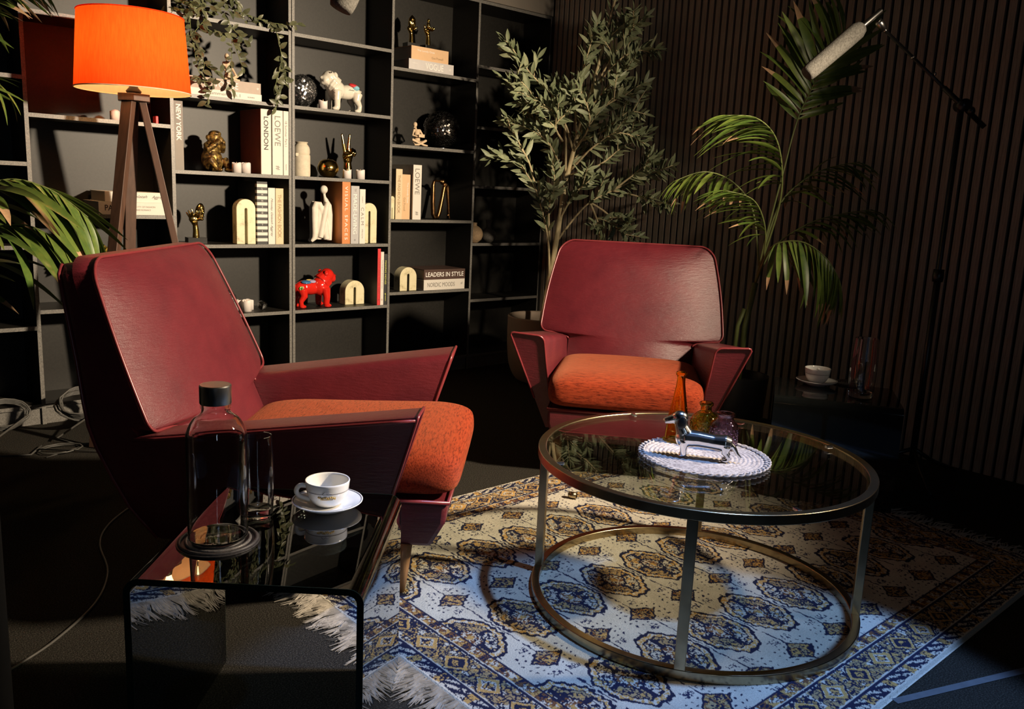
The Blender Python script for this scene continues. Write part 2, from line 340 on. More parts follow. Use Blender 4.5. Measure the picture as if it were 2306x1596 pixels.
# ------------------------------------------------------------------ setting
struct(MB().box(-2.2, 4.0, -2.4, 4.45, -0.05, 0.0).build('floor', M_carpet), 'dark charcoal carpet floor', 'floor')
struct(MB().box(-2.2, 4.0, -2.4, 4.45, 2.85, 2.9).build('ceiling', M_dark), 'dark ceiling out of the light', 'ceiling')
wb = struct(MB().box(-2.2, 4.0, YB + DEPTH + 0.012, 4.45, 0.0, 2.85).build('wall_back', M_dark), 'wall behind the black bookcase', 'wall')
struct(MB().box(-2.2, XW - 0.002, YB + 0.004, YB + DEPTH + 0.012, 2.204, 2.85).build('trim_1', M_wall), 'grey-beige bulkhead above the black bookcase', 'bulkhead')
struct(MB().box(-2.25, -2.2, -2.4, 4.45, 0, 2.85).build('wall_left', M_dark), 'dark wall on the left', 'wall')
mw = MB(); mw.box(-2.2, -1.4, -2.45, -2.4, 0, 2.85).box(0.0, 4.0, -2.45, -2.4, 0, 2.85).box(-1.4, 0, -2.45, -2.4, 0, 0.85).box(-1.4, 0, -2.45, -2.4, 2.4, 2.85)
struct(mw.build('wall_front', M_dark), 'dark wall behind the viewer with a window', 'wall')
win = struct(MB().box(-1.4, -1.35, -2.45, -2.40, 0.85, 2.4).box(-0.05, 0, -2.45, -2.40, 0.85, 2.4).box(-1.35, -0.05, -2.45, -2.40, 0.85, 0.90).box(-1.35, -0.05, -2.45, -2.40, 2.35, 2.4).box(-0.72, -0.68, -2.45, -2.40, 0.90, 2.35).build('window_1', M_gls), 'window behind the viewer', 'window')
MB().box(-1.35, -0.72, -2.43, -2.425, 0.90, 2.35).build('pane', M_glass, win)
MB().box(-0.68, -0.05, -2.43, -2.425, 0.90, 2.35).build('pane', M_glass, win)
wr = struct(MB().box(3.912, 4.0, -2.4, 4.45, 0.0, 2.85).build('wall_right', M_felt), 'dark wall clad in vertical walnut slats', 'wall')
sl = MB().box(-0.009, 0.009, -0.0148, 0.0148, 0, 2.85).mesh('slat', M_slat)
for i in range(118):
    y = 4.0355 - 0.0435 * i
    put(sl, 'slat', wr, Matrix.Translation((XW + 0.009, y, 0)))
MB().box(XW - 0.014, XW - 0.002, YB - 0.012, YB + 0.004, 0, 2.2).build('corner_trim', M_case, wr)
# ------------------------------------------------------------------ bookcase (two units that meet at a double panel)
def bookcase(label, panels, bays, x0, x1):
    root = tag(empty('bookcase', ((x0 + x1) / 2, YB + DEPTH / 2, 0)), label, 'bookcase')
    ox, oy = (x0 + x1) / 2, YB + DEPTH / 2
    def part(name, a, b, c, d, e, f, mats=M_case):
        m = MB().box(a - ox, b - ox, c - oy, d - oy, e, f)
        m.mi = [0, 0, 1, 0, 0, 0]                        # front edge carries the paler edging
        return m.build(name, [mats, M_edge], root)
    for (a, b) in panels: part('upright', a, b, YB, YB + DEPTH, 0, 2.2)
    MB().box(x0 - ox, x1 - ox, DEPTH / 2 + 0.0005, DEPTH / 2 + 0.010, 0, 2.2).build('back_panel', M_case, root)
    for (a, b, zs) in bays:
        for z in zs + [2.2]: part('shelf', a, b, YB + 0.001, YB + DEPTH, z - 0.017, z)
        part('plinth', a, b, YB + 0.012, YB + 0.028, 0, 0.075)
    return root
ZA = [0.092, 0.440, 0.789, 1.138, 1.488, 1.838]
ZB = [0.092, 0.510, 0.926, 1.340, 1.753]
bookcase('tall black open bookcase unit behind the orange lamp, on the left', [(0.286, 0.302), (0.8865, 0.9025), (1.486, 1.502), (2.078, 2.0925)],
         [(0.302, 0.8865, ZA), (0.9025, 1.486, ZB), (1.502, 2.078, ZA)], 0.286, 2.0925)
bookcase('tall black open bookcase unit beside the slatted wall, on the right', [(2.0965, 2.111), (2.687, 2.702), (3.287, 3.302), (3.870, 3.885)],
         [(2.111, 2.687, ZA), (2.702, 3.287, ZB), (3.302, 3.870, ZA)], 2.0965, 3.885)
# ------------------------------------------------------------------ rug
def make_rug():
    x0, x1, y0, y1 = 1.055, 3.045, 0.697, 2.297
    st = 0.0026
    nx, ny = int((x1 - x0) / st) + 1, int((y1 - y0) / st) + 1
    xs = np.linspace(x0, x1, nx); ys = np.linspace(y0, y1, ny)
    X, Y = np.meshgrid(xs, ys, indexing='ij')
    rs = np.random.RandomState(3)
    def vnoise(s, seed):
        r2 = np.random.RandomState(seed); gx, gy = int((x1 - x0) / s) + 3, int((y1 - y0) / s) + 3
        g = r2.rand(gx, gy); u = (X - x0) / s; v = (Y - y0) / s; i = u.astype(int); j = v.astype(int); fu = u - i; fv = v - j
        fu = fu * fu * (3 - 2 * fu); fv = fv * fv * (3 - 2 * fv)
        return (g[i, j] * (1 - fu) + g[i + 1, j] * fu) * (1 - fv) + (g[i, j + 1] * (1 - fu) + g[i + 1, j + 1] * fu) * fv
    wx = (vnoise(0.012, 1) - 0.5) * 0.008; wy = (vnoise(0.012, 2) - 0.5) * 0.008
    U, V = X + wx, Y + wy
    cream = np.array([0.60, 0.565, 0.48]); ochre = np.array([0.54, 0.335, 0.115]); navy = np.array([0.022, 0.024, 0.055]); rust = np.array([0.19, 0.09, 0.045]); pale = np.array([0.62, 0.585, 0.50]); tan = np.array([0.42, 0.31, 0.165])
    col = np.empty((nx, ny, 3)); col[:] = cream
    col *= (0.86 + 0.28 * vnoise(0.05, 5))[..., None]
    def paint(mask, c): col[mask] = c
    n1 = vnoise(0.009, 11); n3 = vnoise(0.017, 13)
    na, nb = vnoise(0.0085, 12), vnoise(0.0085, 14)
    n2 = 1.0 - np.minimum(np.abs(na - 0.5), np.abs(nb - 0.5)) * 5.2        # fine vermicular scrolls, high on the lines
    # field: scattered sprigs
    # medallions on a grid
    px, py = 0.1795, 0.3650
    cx, cy = 1.4265, 1.4850
    a = (U - cx) / px; ia = np.round(a); lx = (a - ia) * px
    b = (V - cy) / py; ib = np.round(b); ly = (b - ib) * py
    infield = (X > 1.235) & (X < 2.865) & (Y > 0.878) & (Y < 2.112)
    # sprigs near cell corners
    sp = (np.abs(np.abs(lx) - 0.062) < 0.016) & (np.abs(np.abs(ly) - 0.122) < 0.012) & (n2 > 0.66)
    paint(sp & infield, navy * 1.6)
    # thin lines linking medallions
    ln = (np.abs(np.abs(lx) - 0.0897) < 0.0022) & (np.abs(ly) < 0.16) & (n3 > 0.25)
    paint(ln & infield, navy * 1.3)
    ln = (np.abs(lx) < 0.0022) & (np.abs(ly) > 0.09) & (np.abs(ly) < 0.125)
    paint(ln & infield, navy * 1.3)
    # small secondary motif between rows (between columns)
    mx = np.abs(np.abs(lx) - 0.0897); my = np.abs(np.abs(ly) - 0.1825)
    dm = mx / 0.047 + my / 0.036
    paint((dm < 1.0) & infield, tan); paint((dm < 1.0) & (n1 > 0.40) & infield, rust); paint((dm < 1.0) & (n1 > 0.58) & infield, ochre); paint((dm < 1.0) & (n2 < 0.38) & infield, navy)
    paint((np.abs(dm - 1.05) < 0.10) & infield, navy)
    hook = (mx < 0.074) & (my < 0.052) & (np.abs(np.sin(mx * 150 + my * 40) * np.cos(my * 170)) > 0.86) & (dm > 1.15)
    paint(hook & infield, navy * 1.2)
    # big medallion
    ax, ay = np.abs(lx) / 0.076, np.abs(ly) / 0.104
    d = np.maximum(np.maximum(ax, ay), (ax + ay) / 1.36) + 0.022 * np.sin(np.arctan2(ly, lx) * 22)
    med = infield & (d < 1.08)
    paint(med & (d < 1.0), pale * 0.95)
    q = (lx * ly > 0)
    paint(med & (d < 0.80) & q, tan)
    paint(med & (d < 0.80) & (n2 > 0.60), navy); paint(med & (d < 0.80) & (n1 > 0.66) & (n2 < 0.5), ochre)
    paint(med & (d > 0.83) & (d < 0.98), ochre); paint(med & (d > 0.83) & (d < 0.98) & (n2 > 0.62), pale)
    paint(med & (np.abs(d - 1.03) < 0.055), navy); paint(med & (np.abs(d - 0.81) < 0.028), navy)
    paint(med & (d < 0.42), navy); paint(med & (d < 0.34) & (n1 > 0.45), rust); paint(med & (d < 0.34) & (n2 > 0.64), pale); paint(med & (d < 0.10), ochre)
    sp4 = med & (d < 0.80) & (d > 0.42) & ((np.abs(lx) < 0.006) | (np.abs(ly) < 0.006)); paint(sp4, navy)
    # borders
    e = np.minimum(np.minimum(X - x0, x1 - X), np.minimum(Y - y0, y1 - Y)) + wx * 0.3
    horiz = np.minimum(X - x0, x1 - X) > np.minimum(Y - y0, y1 - Y)
    s = np.where(horiz, U, V)
    bd = ~infield
    paint(bd, cream)
    def band(lo, hi): return bd & (e >= lo) & (e < hi)
    g = band(0.012, 0.185)
    paint(g & (n2 > 0.50), navy); paint(g & (n1 > 0.60) & (n2 <= 0.50), ochre); paint(g & (n3 > 0.70) & (n2 <= 0.5), pale)
    m1 = band(0.055, 0.135)
    paint(m1, tan * 0.9); paint(m1 & (n2 > 0.54), navy); paint(m1 & (n1 > 0.62) & (n2 <= 0.54), ochre); paint(m1 & (n3 < 0.28) & (n2 <= 0.54), pale)
    t = (s / 0.118); tt = (t - np.round(t)) * 0.118; ee = e - 0.095
    dd = np.abs(tt) / 0.042 + np.abs(ee) / 0.036; alt = (np.round(t).astype(int) % 2 == 0)
    inm = band(0.055, 0.138) & (dd < 1.12)
    paint(inm, pale); paint(inm & (dd < 0.95), ochre); paint(inm & (dd < 0.7) & alt, navy); paint(inm & (dd < 0.6) & ~alt, pale); paint(inm & (dd < 0.38), ochre); paint(inm & (dd < 0.55) & (n2 > 0.6), navy); paint(inm & (np.abs(dd - 1.05) < 0.08), navy)
    for lo, hi in ((0.046, 0.053), (0.137, 0.144), (0.176, 0.182)): paint(band(lo, hi), navy * 1.1)
    for lo, hi in ((0.053, 0.057), (0.144, 0.148)): paint(band(lo, hi), pale)
    gb = band(0.148, 0.176); paint(gb & (np.sin(s * 95 + np.sin(e * 200)) > 0.2), ochre); paint(gb & (np.sin(s * 95 + 1.2) > 0.55), navy); paint(gb & (n2 > 0.68), rust)
    gb = band(0.014, 0.046); paint(gb, pale * 0.95); paint(gb & (np.sin(s * 120 + e * 260) > 0.1), navy); paint(gb & (np.sin(s * 60) > 0.75), ochre); paint(gb & (n2 > 0.66), navy)
    paint(bd & (e < 0.013), cream * 1.12)
    lon = (X - x0 < 0.05) & bd
    # pile height and slight ripples
    Z = 0.0085 + rs.rand(nx, ny) * 0.0012 + 0.004 * (vnoise(0.35, 21) - 0.5)
    Z = np.where(e < 0.006, 0.001, Z)
    co = np.stack([X, Y, Z], -1).reshape(-1, 3)
    idx = np.arange(nx * ny).reshape(nx, ny)
    F = np.stack([idx[:-1, :-1], idx[1:, :-1], idx[1:, 1:], idx[:-1, 1:]], -1).reshape(-1, 4)
    me = bpy.data.meshes.new('rug')
    me.vertices.add(len(co)); me.vertices.foreach_set('co', co.ravel())
    me.loops.add(F.size); me.loops.foreach_set('vertex_index', F.ravel().astype(np.int32))
    me.polygons.add(len(F)); me.polygons.foreach_set('loop_start', (np.arange(len(F)) * 4).astype(np.int32)); me.polygons.foreach_set('loop_total', np.full(len(F), 4, np.int32))
    me.update(calc_edges=True)
    at = me.color_attributes.new('weave', 'FLOAT_COLOR', 'POINT')
    c4 = np.ones((len(co), 4), np.float32); c4[:, :3] = np.clip(col, 0, 1).reshape(-1, 3); at.data.foreach_set('color', c4.ravel())
    me.materials.append(M_rug); me.polygons.foreach_set('use_smooth', [True] * len(F))
    o = bpy.data.objects.new('patterned_rug', me); COL.objects.link(o)
    tag(o, 'cream and navy oriental rug with rows of octagonal medallions and a fringe', 'rug')
    fr = MB(); rr = random.Random(5)
    for side, xe, sg in ((0, x0 + 0.004, -1), (1, x1 - 0.004, 1)):
        y = y0
        while y < y1:
            cl = rr.uniform(-0.025, 0.025); L = rr.uniform(0.07, 0.115)
            for k_ in range(5 if side == 0 else 2):
                yy = y + rr.uniform(-0.007, 0.007); p = []
                L2 = L * rr.uniform(0.75, 1.05); dv = cl + rr.uniform(-0.012, 0.012)
                for i in range(5):
                    u = i / 4; p.append((xe + sg * L2 * u, yy + dv * u * u + 0.004 * math.sin(u * 7 + yy * 90), 0.008 - 0.005 * u + 0.004 * math.sin(u * 3.1) * rr.random()))
                fr.tube(p, [0.0026, 0.0026, 0.0023, 0.0018, 0.0006], 3)
            y += 0.0105
    f = fr.build('fringe', M_fringe, o); f['kind'] = 'stuff'
make_rug()
# ------------------------------------------------------------------ armchairs
def make_chair(name, label, loc, rz, sx=1.0):
    root = tag(empty(name, loc, rz), label, 'armchair', 'burgundy leather armchairs around the glass coffee table'); root.scale = (sx, 1, 1)
    TB = 0.417
    def yb(z): return 0.253 + (z - 0.473) * TB
    z0, zn, zt = 0.330, 0.472, 0.892
    def hw(z):
        if z < zn:
            t = (z - (zn - 0.026)) / 0.026
            if t <= 0: return 0.284
            return 0.284 + 0.128 * (1 - math.sqrt(max(0, 1 - t * t)))
        w = 0.420 + (0.352 - 0.420) * (z - zn) / (zt - zn) + 0.012 * math.sin(math.pi * (z - zn) / (zt - zn))
        rb = 0.035
        if z < zn + rb: w -= rb - math.sqrt(max(0, rb * rb - (zn + rb - z) ** 2))
        rt = 0.060
        if z > zt - rt: w -= rt - math.sqrt(max(0, rt * rt - (z - zt + rt) ** 2))
        return w
    zs = [z0, 0.38, 0.42] + [zn - 0.026 + 0.026 * math.sin(math.pi / 2 * i / 6) for i in range(7)] + [zn + 0.035 * (1 - math.cos(math.pi / 2 * i / 5)) for i in range(1, 6)]
    zs += [zn + 0.035 + (zt - 0.060 - zn - 0.035) * i / 12 for i in range(1, 13)] + [zt - 0.060 + 0.060 * math.sin(math.pi / 2 * i / 8) for i in range(1, 9)]
    nu = 28
    def surf(z, u, back):
        w = hw(z); x = w * u
        eu = (1 - abs(u) ** 2.4); ev = min(1, max(0, (zt - z) / 0.10)) ** 0.5 * min(1, (z - z0 + 0.06) / 0.08)
        dy = -0.060 * eu * ev + 0.004
        y = yb(z) + (0.052 if back else dy)
        return (x, y, z)
    m = MB()
    fr_ = [[surf(z, -1 + 2 * j / nu, 0) for j in range(nu + 1)] for z in zs]; bk = [[surf(z, 1 - 2 * j / nu, 1) for j in range(nu + 1)] for z in zs]
    m.rings([f_ + b_ for f_, b_ in zip(fr_, bk)])
    part_b = m.build('backrest', M_leather, root, auto=60)
    edge = [(-hw(z), yb(z) - 0.004, z) for z in zs[3:]] + [(hw(z), yb(z) - 0.004, z) for z in reversed(zs[3:])]
    MB().tube(edge, 0.0042, 8).build('piping', M_piping, part_b, True)
    # rear shell, wedge seen from the side
    prof = [(0.143, 0.312, 0.300), (0.20, 0.343, 0.322), (0.243, 0.365, 0.338), (0.33, 0.390, 0.368), (0.423, 0.412, 0.398), (0.48, 0.420, 0.414), (0.541, 0.432, 0.410), (0.64, 0.452, 0.396), (0.721, 0.472, 0.384), (0.80, 0.492, 0.372), (0.85, 0.507, 0.358), (0.872, 0.512, 0.335)]
    rg = []
    for z, yr, w in prof:
        yf = yb(z) + 0.045 if z > 0.47 else yb(0.47) + 0.045 - (0.47 - z) * 0.75
        yf = min(yf, yr - 0.03)
        r = 0.028; pts = []
        for cxx, cyy, a0 in ((w - r, yr - r, 0), (-w + r, yr - r, 90)):
            for i in range(5): an = R_(a0 + 90 * i / 4); pts.append((cxx + r * math.cos(an), cyy + r * math.sin(an), z))
        pts += [(-w, yf, z), (0, yf, z), (w, yf, z)]
        rg.append(pts)
    part_s = MB().rings(rg).build('back_shell', M_leather, root, auto=50)
    for sg in (-1, 1): MB().tube([(sg * (w - 0.006), yr - 0.006, z) for z, yr, w in prof], 0.005, 6).build('piping', M_piping, part_s, True)
    # arms: flared outer side, flat rising top
    for sg in (-1, 1):
        rg = []; topo = []; front = []
        for i in range(13):
            t = i / 12; ty = 0.300 + (-0.412 - 0.300) * t; by = 0.300 + (-0.285 - 0.300) * t
            zt_ = 0.462 + 0.102 * t; ox_, ix_ = 0.414 + 0.045 * t, 0.286 + 0.040 * t
            zo = 0.150 + 0.006 * t; bx = 0.300 + 0.016 * t
            pts = []
            def P(x, z): return (sg * x, by + (ty - by) * (z - zo) / (zt_ - zo), z)
            pts.append(P(bx, zo)); 
            for q in (0.33, 0.66): pts.append(P(bx + (ox_ - bx) * q, zo + (zt_ - 0.01 - zo) * q))
            pts += [P(ox_, zt_ - 0.010), P(ox_ - 0.003, zt_ - 0.002), P(ox_ - 0.012, zt_)]
            for q in range(6):
                an = R_(90 * q / 5); r = 0.030; pts.append(P(ix_ + r - r * math.sin(an), zt_ - 0.006 - r + r * math.cos(an)))
            pts += [P(ix_ - 0.008, zt_ - 0.12), P(0.300, 0.29), P(0.292, 0.20), P(0.280, zo + 0.001)]
            rg.append(pts); topo.append(Vector(pts[3]))
            if i == 12: front = pts
        part_a = MB().rings(rg).build('arm', M_leather, root, auto=40)
        MB().tube(topo, 0.0045, 6).build('piping', M_piping, part_a, True)
        MB().tube([Vector(p) + Vector((0, -0.003, 0)) for p in front[1:-2]], 0.0042, 6).build('piping', M_piping, part_a, True)
    # base box below the cushion
    m = MB(); w = 0.293
    m.rings([[(-w + 0.02, -0.430, 0.148), (w - 0.02, -0.430, 0.148), (w - 0.02, 0.30, 0.148), (-w + 0.02, 0.30, 0.148)], [(-w, -0.470, 0.225), (w, -0.470, 0.225), (w, 0.30, 0.225), (-w, 0.30, 0.225)], [(-w, -0.475, 0.282), (w, -0.475, 0.282), (w, 0.30, 0.282), (-w, 0.30, 0.282)]])
    part_r = m.build('seat_base', M_leather, root, bevel=0.012, seg=3, auto=40)
    MB().tube([(-w, -0.2, 0.284), (-w, -0.477, 0.284), (w, -0.477, 0.284), (w, -0.2, 0.284)], 0.006, 8).build('piping', M_piping, part_r, True)
    # seat cushion
    m = MB(); rg = []; n = 48
    w = 0.302; yf, yk = -0.505, 0.205; zb_, ztp = 0.286, 0.408
    for i in range(15):
        th = math.pi * i / 14; cz = -math.cos(th); sz = math.sin(th) ** 0.30
        ring = []
        for j in range(n):
            ph = 2 * math.pi * j / n; c, s = math.cos(ph), math.sin(ph)
            ex = abs(c) ** 0.17 * (1 if c > 0 else -1); ey = abs(s) ** 0.20 * (1 if s > 0 else -1)
            kx = 0.90 + 0.10 * sz if i not in (0, 14) else 0.0
            x = w * ex * (sz if 0 < i < 14 else 0.01); y = (yf + yk) / 2 + (yk - yf) / 2 * ey * (sz if 0 < i < 14 else 0.01)
            z = (zb_ + ztp) / 2 + (ztp - zb_) / 2 * (abs(cz) ** 0.55 * (1 if cz > 0 else -1))
            if cz > 0: z += 0.012 * (1 - (x / w) ** 2) - 0.020 * max(0, (y - 0.0) / 0.2) * 0.9 + 0.010 * math.exp(-((y + 0.38) / 0.12) ** 2)
            ring.append((x, y, z))
        rg.append(ring)
    m.rings(rg); c_ = m.build('seat_cushion', M_fabric, root, True)
    sd = c_.modifiers.new('sub', 'SUBSURF'); sd.levels = 1; sd.render_levels = 1
    for sx_ in (-1, 1):
        for (ya, yb_) in ((-0.36, -0.35), (0.22, 0.27)):
            pts = [(sx_ * 0.262, ya, 0.155), (sx_ * 0.254, (ya + yb_) / 2, 0.08), (sx_ * 0.246, yb_, 0.003)]
            MB().tube(pts, [0.021, 0.017, 0.010], 12).build('leg', M_wood, root, True)
    return root
make_chair('armchair', 'burgundy leather armchair with rust seat seen from the side, in front of the orange lamp', (1.176, 2.225, 0.006), R_(46.63), 1.05)
make_chair('armchair', 'burgundy leather armchair with rust seat facing the viewer, beneath the olive tree', (2.794, 2.334, 0.006), R_(-50.46))
# ------------------------------------------------------------------ round coffee table
def coffee_table():
    cx, cy = 1.893, 1.295; root = tag(empty('coffee_table', (cx, cy, 0.009)), 'round brass-framed coffee table with a clear glass top', 'coffee table')
    def ring(z0, z1, ro, ri, n=96):
        m = MB(); rg = []
        for j in range(n):
            a = 2 * math.pi * j / n; c, s = math.cos(a), math.sin(a); rg.append([(ro * c, ro * s, z0), (ro * c, ro * s, z1), (ri * c, ri * s, z1), (ri * c, ri * s, z0)])
        return m.rings(rg, loop=True)
    ring(0.393, 0.418, 0.450, 0.428).build('top_ring', M_brass, root, bevel=0.002, seg=2, auto=35)
    ring(0.0, 0.025, 0.450, 0.428).build('base_ring', M_brass, root, bevel=0.002, seg=2, auto=35)
    MB().lathe([(0.0005, 0), (0.427, 0), (0.4275, 0.004), (0.427, 0.008), (0.0005, 0.008)], 96, (0, 0, 0.407)).build('glass_top', M_table, root, auto=30)
    for k_ in range(4):
        a = R_(-146.5 + 90 * k_); m = MB().box(0.428, 0.450, -0.013, 0.013, 0.024, 0.394); m.xf(Matrix.Rotation(a, 4, 'Z')); m.build('leg', M_brass, root, bevel=0.0015)
        a2 = a + R_(33); m = MB().box(0.408, 0.430, -0.006, 0.006, 0.412, 0.419); m.xf(Matrix.Rotation(a2, 4, 'Z')); m.build('clip', M_chrome, root, bevel=0.002)
coffee_table()
TZ = 0.4245       # glass surface of the coffee table
# woven mat
def placemat():
    root = tag(empty('placemat', (1.879, 1.28, TZ)), 'round grey-white woven placemat on the coffee table', 'placemat')
    rg = []; n = 72; prof = [(0.0005, 0.0)]
    N = 14; Rm = 0.160
    for i in range(N):
        for q in range(5):
            r = Rm * (i + q / 5) / N; prof.append((max(r, 0.001), 0.0012 + 0.0028 * math.sin(math.pi * q / 5)))
    prof += [(Rm, 0.003), (Rm, 0.0), ]
    MB().lathe(prof, n).build('coil', M_mat, root, True)
    m = MB()
    for s_ in (0, math.pi):
        pts = []
        for i in range(280):
            a = 2 * math.pi * i / 280; b = a * 26 + s_
            pts.append(((Rm + 0.008 + 0.0075 * math.cos(b)) * math.cos(a), (Rm + 0.008 + 0.0075 * math.cos(b)) * math.sin(a), 0.0042 + 0.0012 * math.sin(b)))
        m.tube(pts, 0.0036, 6, loop=True, flat=0.7)
    m.build('braided_edge', M_mat, root, True)
placemat()
MZ = TZ + 0.0042
def lathe_glass(name, label, cat, loc, outer, t, m, n=32, group=None, floor=0.004):
    inner = [(max(r - t, 0.001), z) for r, z in outer if z > floor][::-1]
    prof = [(0.0005, outer[0][1])] + outer + inner + [(0.0005, floor)]
    return tag(MB().lathe(prof, n).build(name, m, None, loc=loc, auto=50), label, cat, group)
def curve(pts, n=6):
    out = []
    P = [pts[0]] + list(pts) + [pts[-1]]
    for i in range(1, len(P) - 2):
        p0, p1, p2, p3 = [np.array(p, float) for p in P[i - 1:i + 3]]
        for k_ in range(n):
            t = k_ / n; out.append(tuple(0.5 * ((2 * p1) + (-p0 + p2) * t + (2 * p0 - 5 * p1 + 4 * p2 - p3) * t * t + (-p0 + 3 * p1 - 3 * p2 + p3) * t ** 3)))
    out.append(tuple(float(x) for x in pts[-1])); return out
lathe_glass('glass_bottle', 'tall conical amber glass bottle on the woven mat', 'bottle', (1.930, 1.413, MZ), curve([(0.026, 0), (0.0335, 0.003), (0.034, 0.010), (0.028, 0.07), (0.0175, 0.135), (0.0125, 0.168), (0.0120, 0.190)], 5) + [(0.016, 0.194), (0.0165, 0.198), (0.014, 0.201)], 0.0022, M_amber)
def patterned_bottle():
    prof = curve([(0.034, 0), (0.041, 0.003), (0.0415, 0.02), (0.041, 0.05), (0.038, 0.066), (0.026, 0.080), (0.0165, 0.087), (0.0155, 0.100)], 4) + [(0.020, 0.104), (0.0205, 0.109), (0.018, 0.112)]
    o = lathe_glass('glass_bottle', 'squat olive-yellow glass bottle with zigzag relief on the woven mat', 'bottle', (2.005, 1.372, MZ), prof, 0.0025, M_olive)
    for z, amp in ((0.022, 0.007), (0.046, 0.007)):
        pts = []
        for i in range(96): a = 2 * math.pi * i / 96; tri = abs(((i * 12 / 96) % 1) * 2 - 1); pts.append((0.0418 * math.cos(a), 0.0418 * math.sin(a), z - amp + 2 * amp * tri))
        MB().tube(pts, 0.0014, 5, loop=True).build('zigzag_band', M_olive, o, True)
    for z in (0.034, 0.058, 0.010): MB().tube([(0.0418 * math.cos(2 * math.pi * i / 48), 0.0418 * math.sin(2 * math.pi * i / 48), z) for i in range(48)], 0.0013, 5, loop=True).build('raised_ring', M_olive, o, True)
patterned_bottle()
def purple_jar():
    prof = curve([(0.030, 0), (0.036, 0.003), (0.037, 0.012), (0.0375, 0.055), (0.036, 0.070), (0.026, 0.080), (0.0225, 0.088)], 4) + [(0.027, 0.095), (0.028, 0.099), (0.026, 0.101)]
    o = lathe_glass('glass_jar', 'mauve hobnail glass jar on the woven mat behind the silver dachshund', 'jar', (1.984, 1.292, MZ), prof, 0.0025, M_purple)
    nb = MB()
    for r in range(6):
        for i in range(16):
            a = 2 * math.pi * (i + 0.5 * (r % 2)) / 16; nb.ell((0.0372 * math.cos(a), 0.0372 * math.sin(a), 0.014 + r * 0.0085), (0.0032, 0.0032, 0.0036), None, 6, 5)
    nb.build('hobnails', M_purple, o, True)
purple_jar()
def dachshund():
    m = MB()
    m.tube([(-0.055, 0, 0.052), (-0.02, 0, 0.053), (0.02, 0, 0.050), (0.05, 0, 0.050), (0.064, 0, 0.048)], [0.025, 0.022, 0.0205, 0.0235, 0.018], 14)
    m.ell((-0.058, 0, 0.054), (0.025, 0.022, 0.031)); m.tube([(-0.060, 0, 0.066), (-0.069, 0, 0.084), (-0.073, 0, 0.100)], [0.022, 0.018, 0.018], 12)
    m.ell((-0.074, 0, 0.106), (0.022, 0.018, 0.019)); m.tube([(-0.084, 0, 0.104), (-0.102, 0, 0.097), (-0.114, 0, 0.093)], [0.014, 0.011, 0.008], 10)
    m.ell((-0.113, 0, 0.096), (0.006, 0.006, 0.005))
    for x, y in ((-0.056, 0.011), (-0.056, -0.011)):
        m.tube([(x, y, 0.045), (x - 0.002, y, 0.022), (x, y, 0.006)], [0.014, 0.010, 0.009], 8); m.ell((x - 0.005, y, 0.005), (0.010, 0.0065, 0.005))
    for x, y in ((0.056, 0.011), (0.056, -0.011)):
        m.tube([(x - 0.004, y, 0.044), (x - 0.006, y, 0.026), (x + 0.004, y, 0.014), (x, y, 0.006)], [0.014, 0.010, 0.006, 0.007], 8); m.ell((x - 0.004, y, 0.005), (0.010, 0.0065, 0.005))
    m.tube([(0.060, 0, 0.050), (0.072, 0, 0.040), (0.082, 0, 0.024), (0.094, 0, 0.014)], [0.009, 0.0075, 0.005, 0.002], 8)
    o = blob('dachshund_figurine', m, M_chrome, None, 0.0016, (1.853, 1.258, MZ), R_(-58), 6)
    tag(o, 'polished silver dachshund figurine standing on the woven mat', 'figurine')
    for s_ in (-1, 1): MB().ell((-0.066, s_ * 0.0175, 0.096), (0.012, 0.0045, 0.018), (0, 12, 0)).build('ear', M_blackmetal if s_ < 0 else M_blackmetal, o, True)
dachshund()
# ------------------------------------------------------------------ bent glass side tables
def waterfall(name, label, p0, ux, L, uy, D, Hh, msurf, medge, t=0.012):
    # profile in (u along ux, z), swept along uy
    root = tag(empty(name, (p0[0], p0[1], p0[2]), 0), label, 'side table', 'bent glass side tables beside the armchairs')
    ux, uy = Vector((*ux, 0)).normalized(), Vector((*uy, 0)).normalized(); r = 0.028
    def path(off):
        rr = r - off; pts = [(off, 0.0)]
        for i in range(9): a = R_(180 - 90 * i / 8); pts.append((r + rr * math.cos(a), Hh - r + rr * math.sin(a)))
        for i in range(9): a = R_(90 - 90 * i / 8); pts.append((L - r + rr * math.cos(a), Hh - r + rr * math.sin(a)))
        pts.append((L - off, 0.0)); return pts
    po, pi_ = path(0), path(t)
    def w(p, v): q = ux * p[0] + uy * v; return (q.x, q.y, p[1])
    m = MB(); n = len(po)
    m.rings([[w(p, 0.0012) for p in po], [w(p, D - 0.0012) for p in po]], cap=False, closed=False)
    m.rings([[w(p, 0.0012) for p in pi_], [w(p, D - 0.0012) for p in pi_]], cap=False, closed=False)
    m.build('glass_sheet', msurf, root, auto=30)
    for v0, v1 in ((0, 0.0012), (D - 0.0012, D)):
        m = MB(); m.rings([[w(p, v0) for p in po], [w(p, v1) for p in po], [w(p, v1) for p in pi_], [w(p, v0) for p in pi_]], cap=False, closed=False, loop=True); m.build('polished_edge', medge, root, auto=30)
    return root
waterfall('glass_side_table', 'smoked glass waterfall side table beside the armchair, holding the water bottle', (0.417, 1.423, 0.001), (0.305, -0.279), 0.413, (0.31, 0.341), 0.461, 0.43, M_smoked, M_smokeedge)
waterfall('glass_side_table', 'black glass waterfall side table in front of the slatted wall', (2.806, 1.625, 0.009), (0.857, 0.513), 0.40, (0.513, -0.857), 0.450, 0.394, M_blackglass, M_blackglass)
SZ1, SZ2 = 0.4315, 0.4035
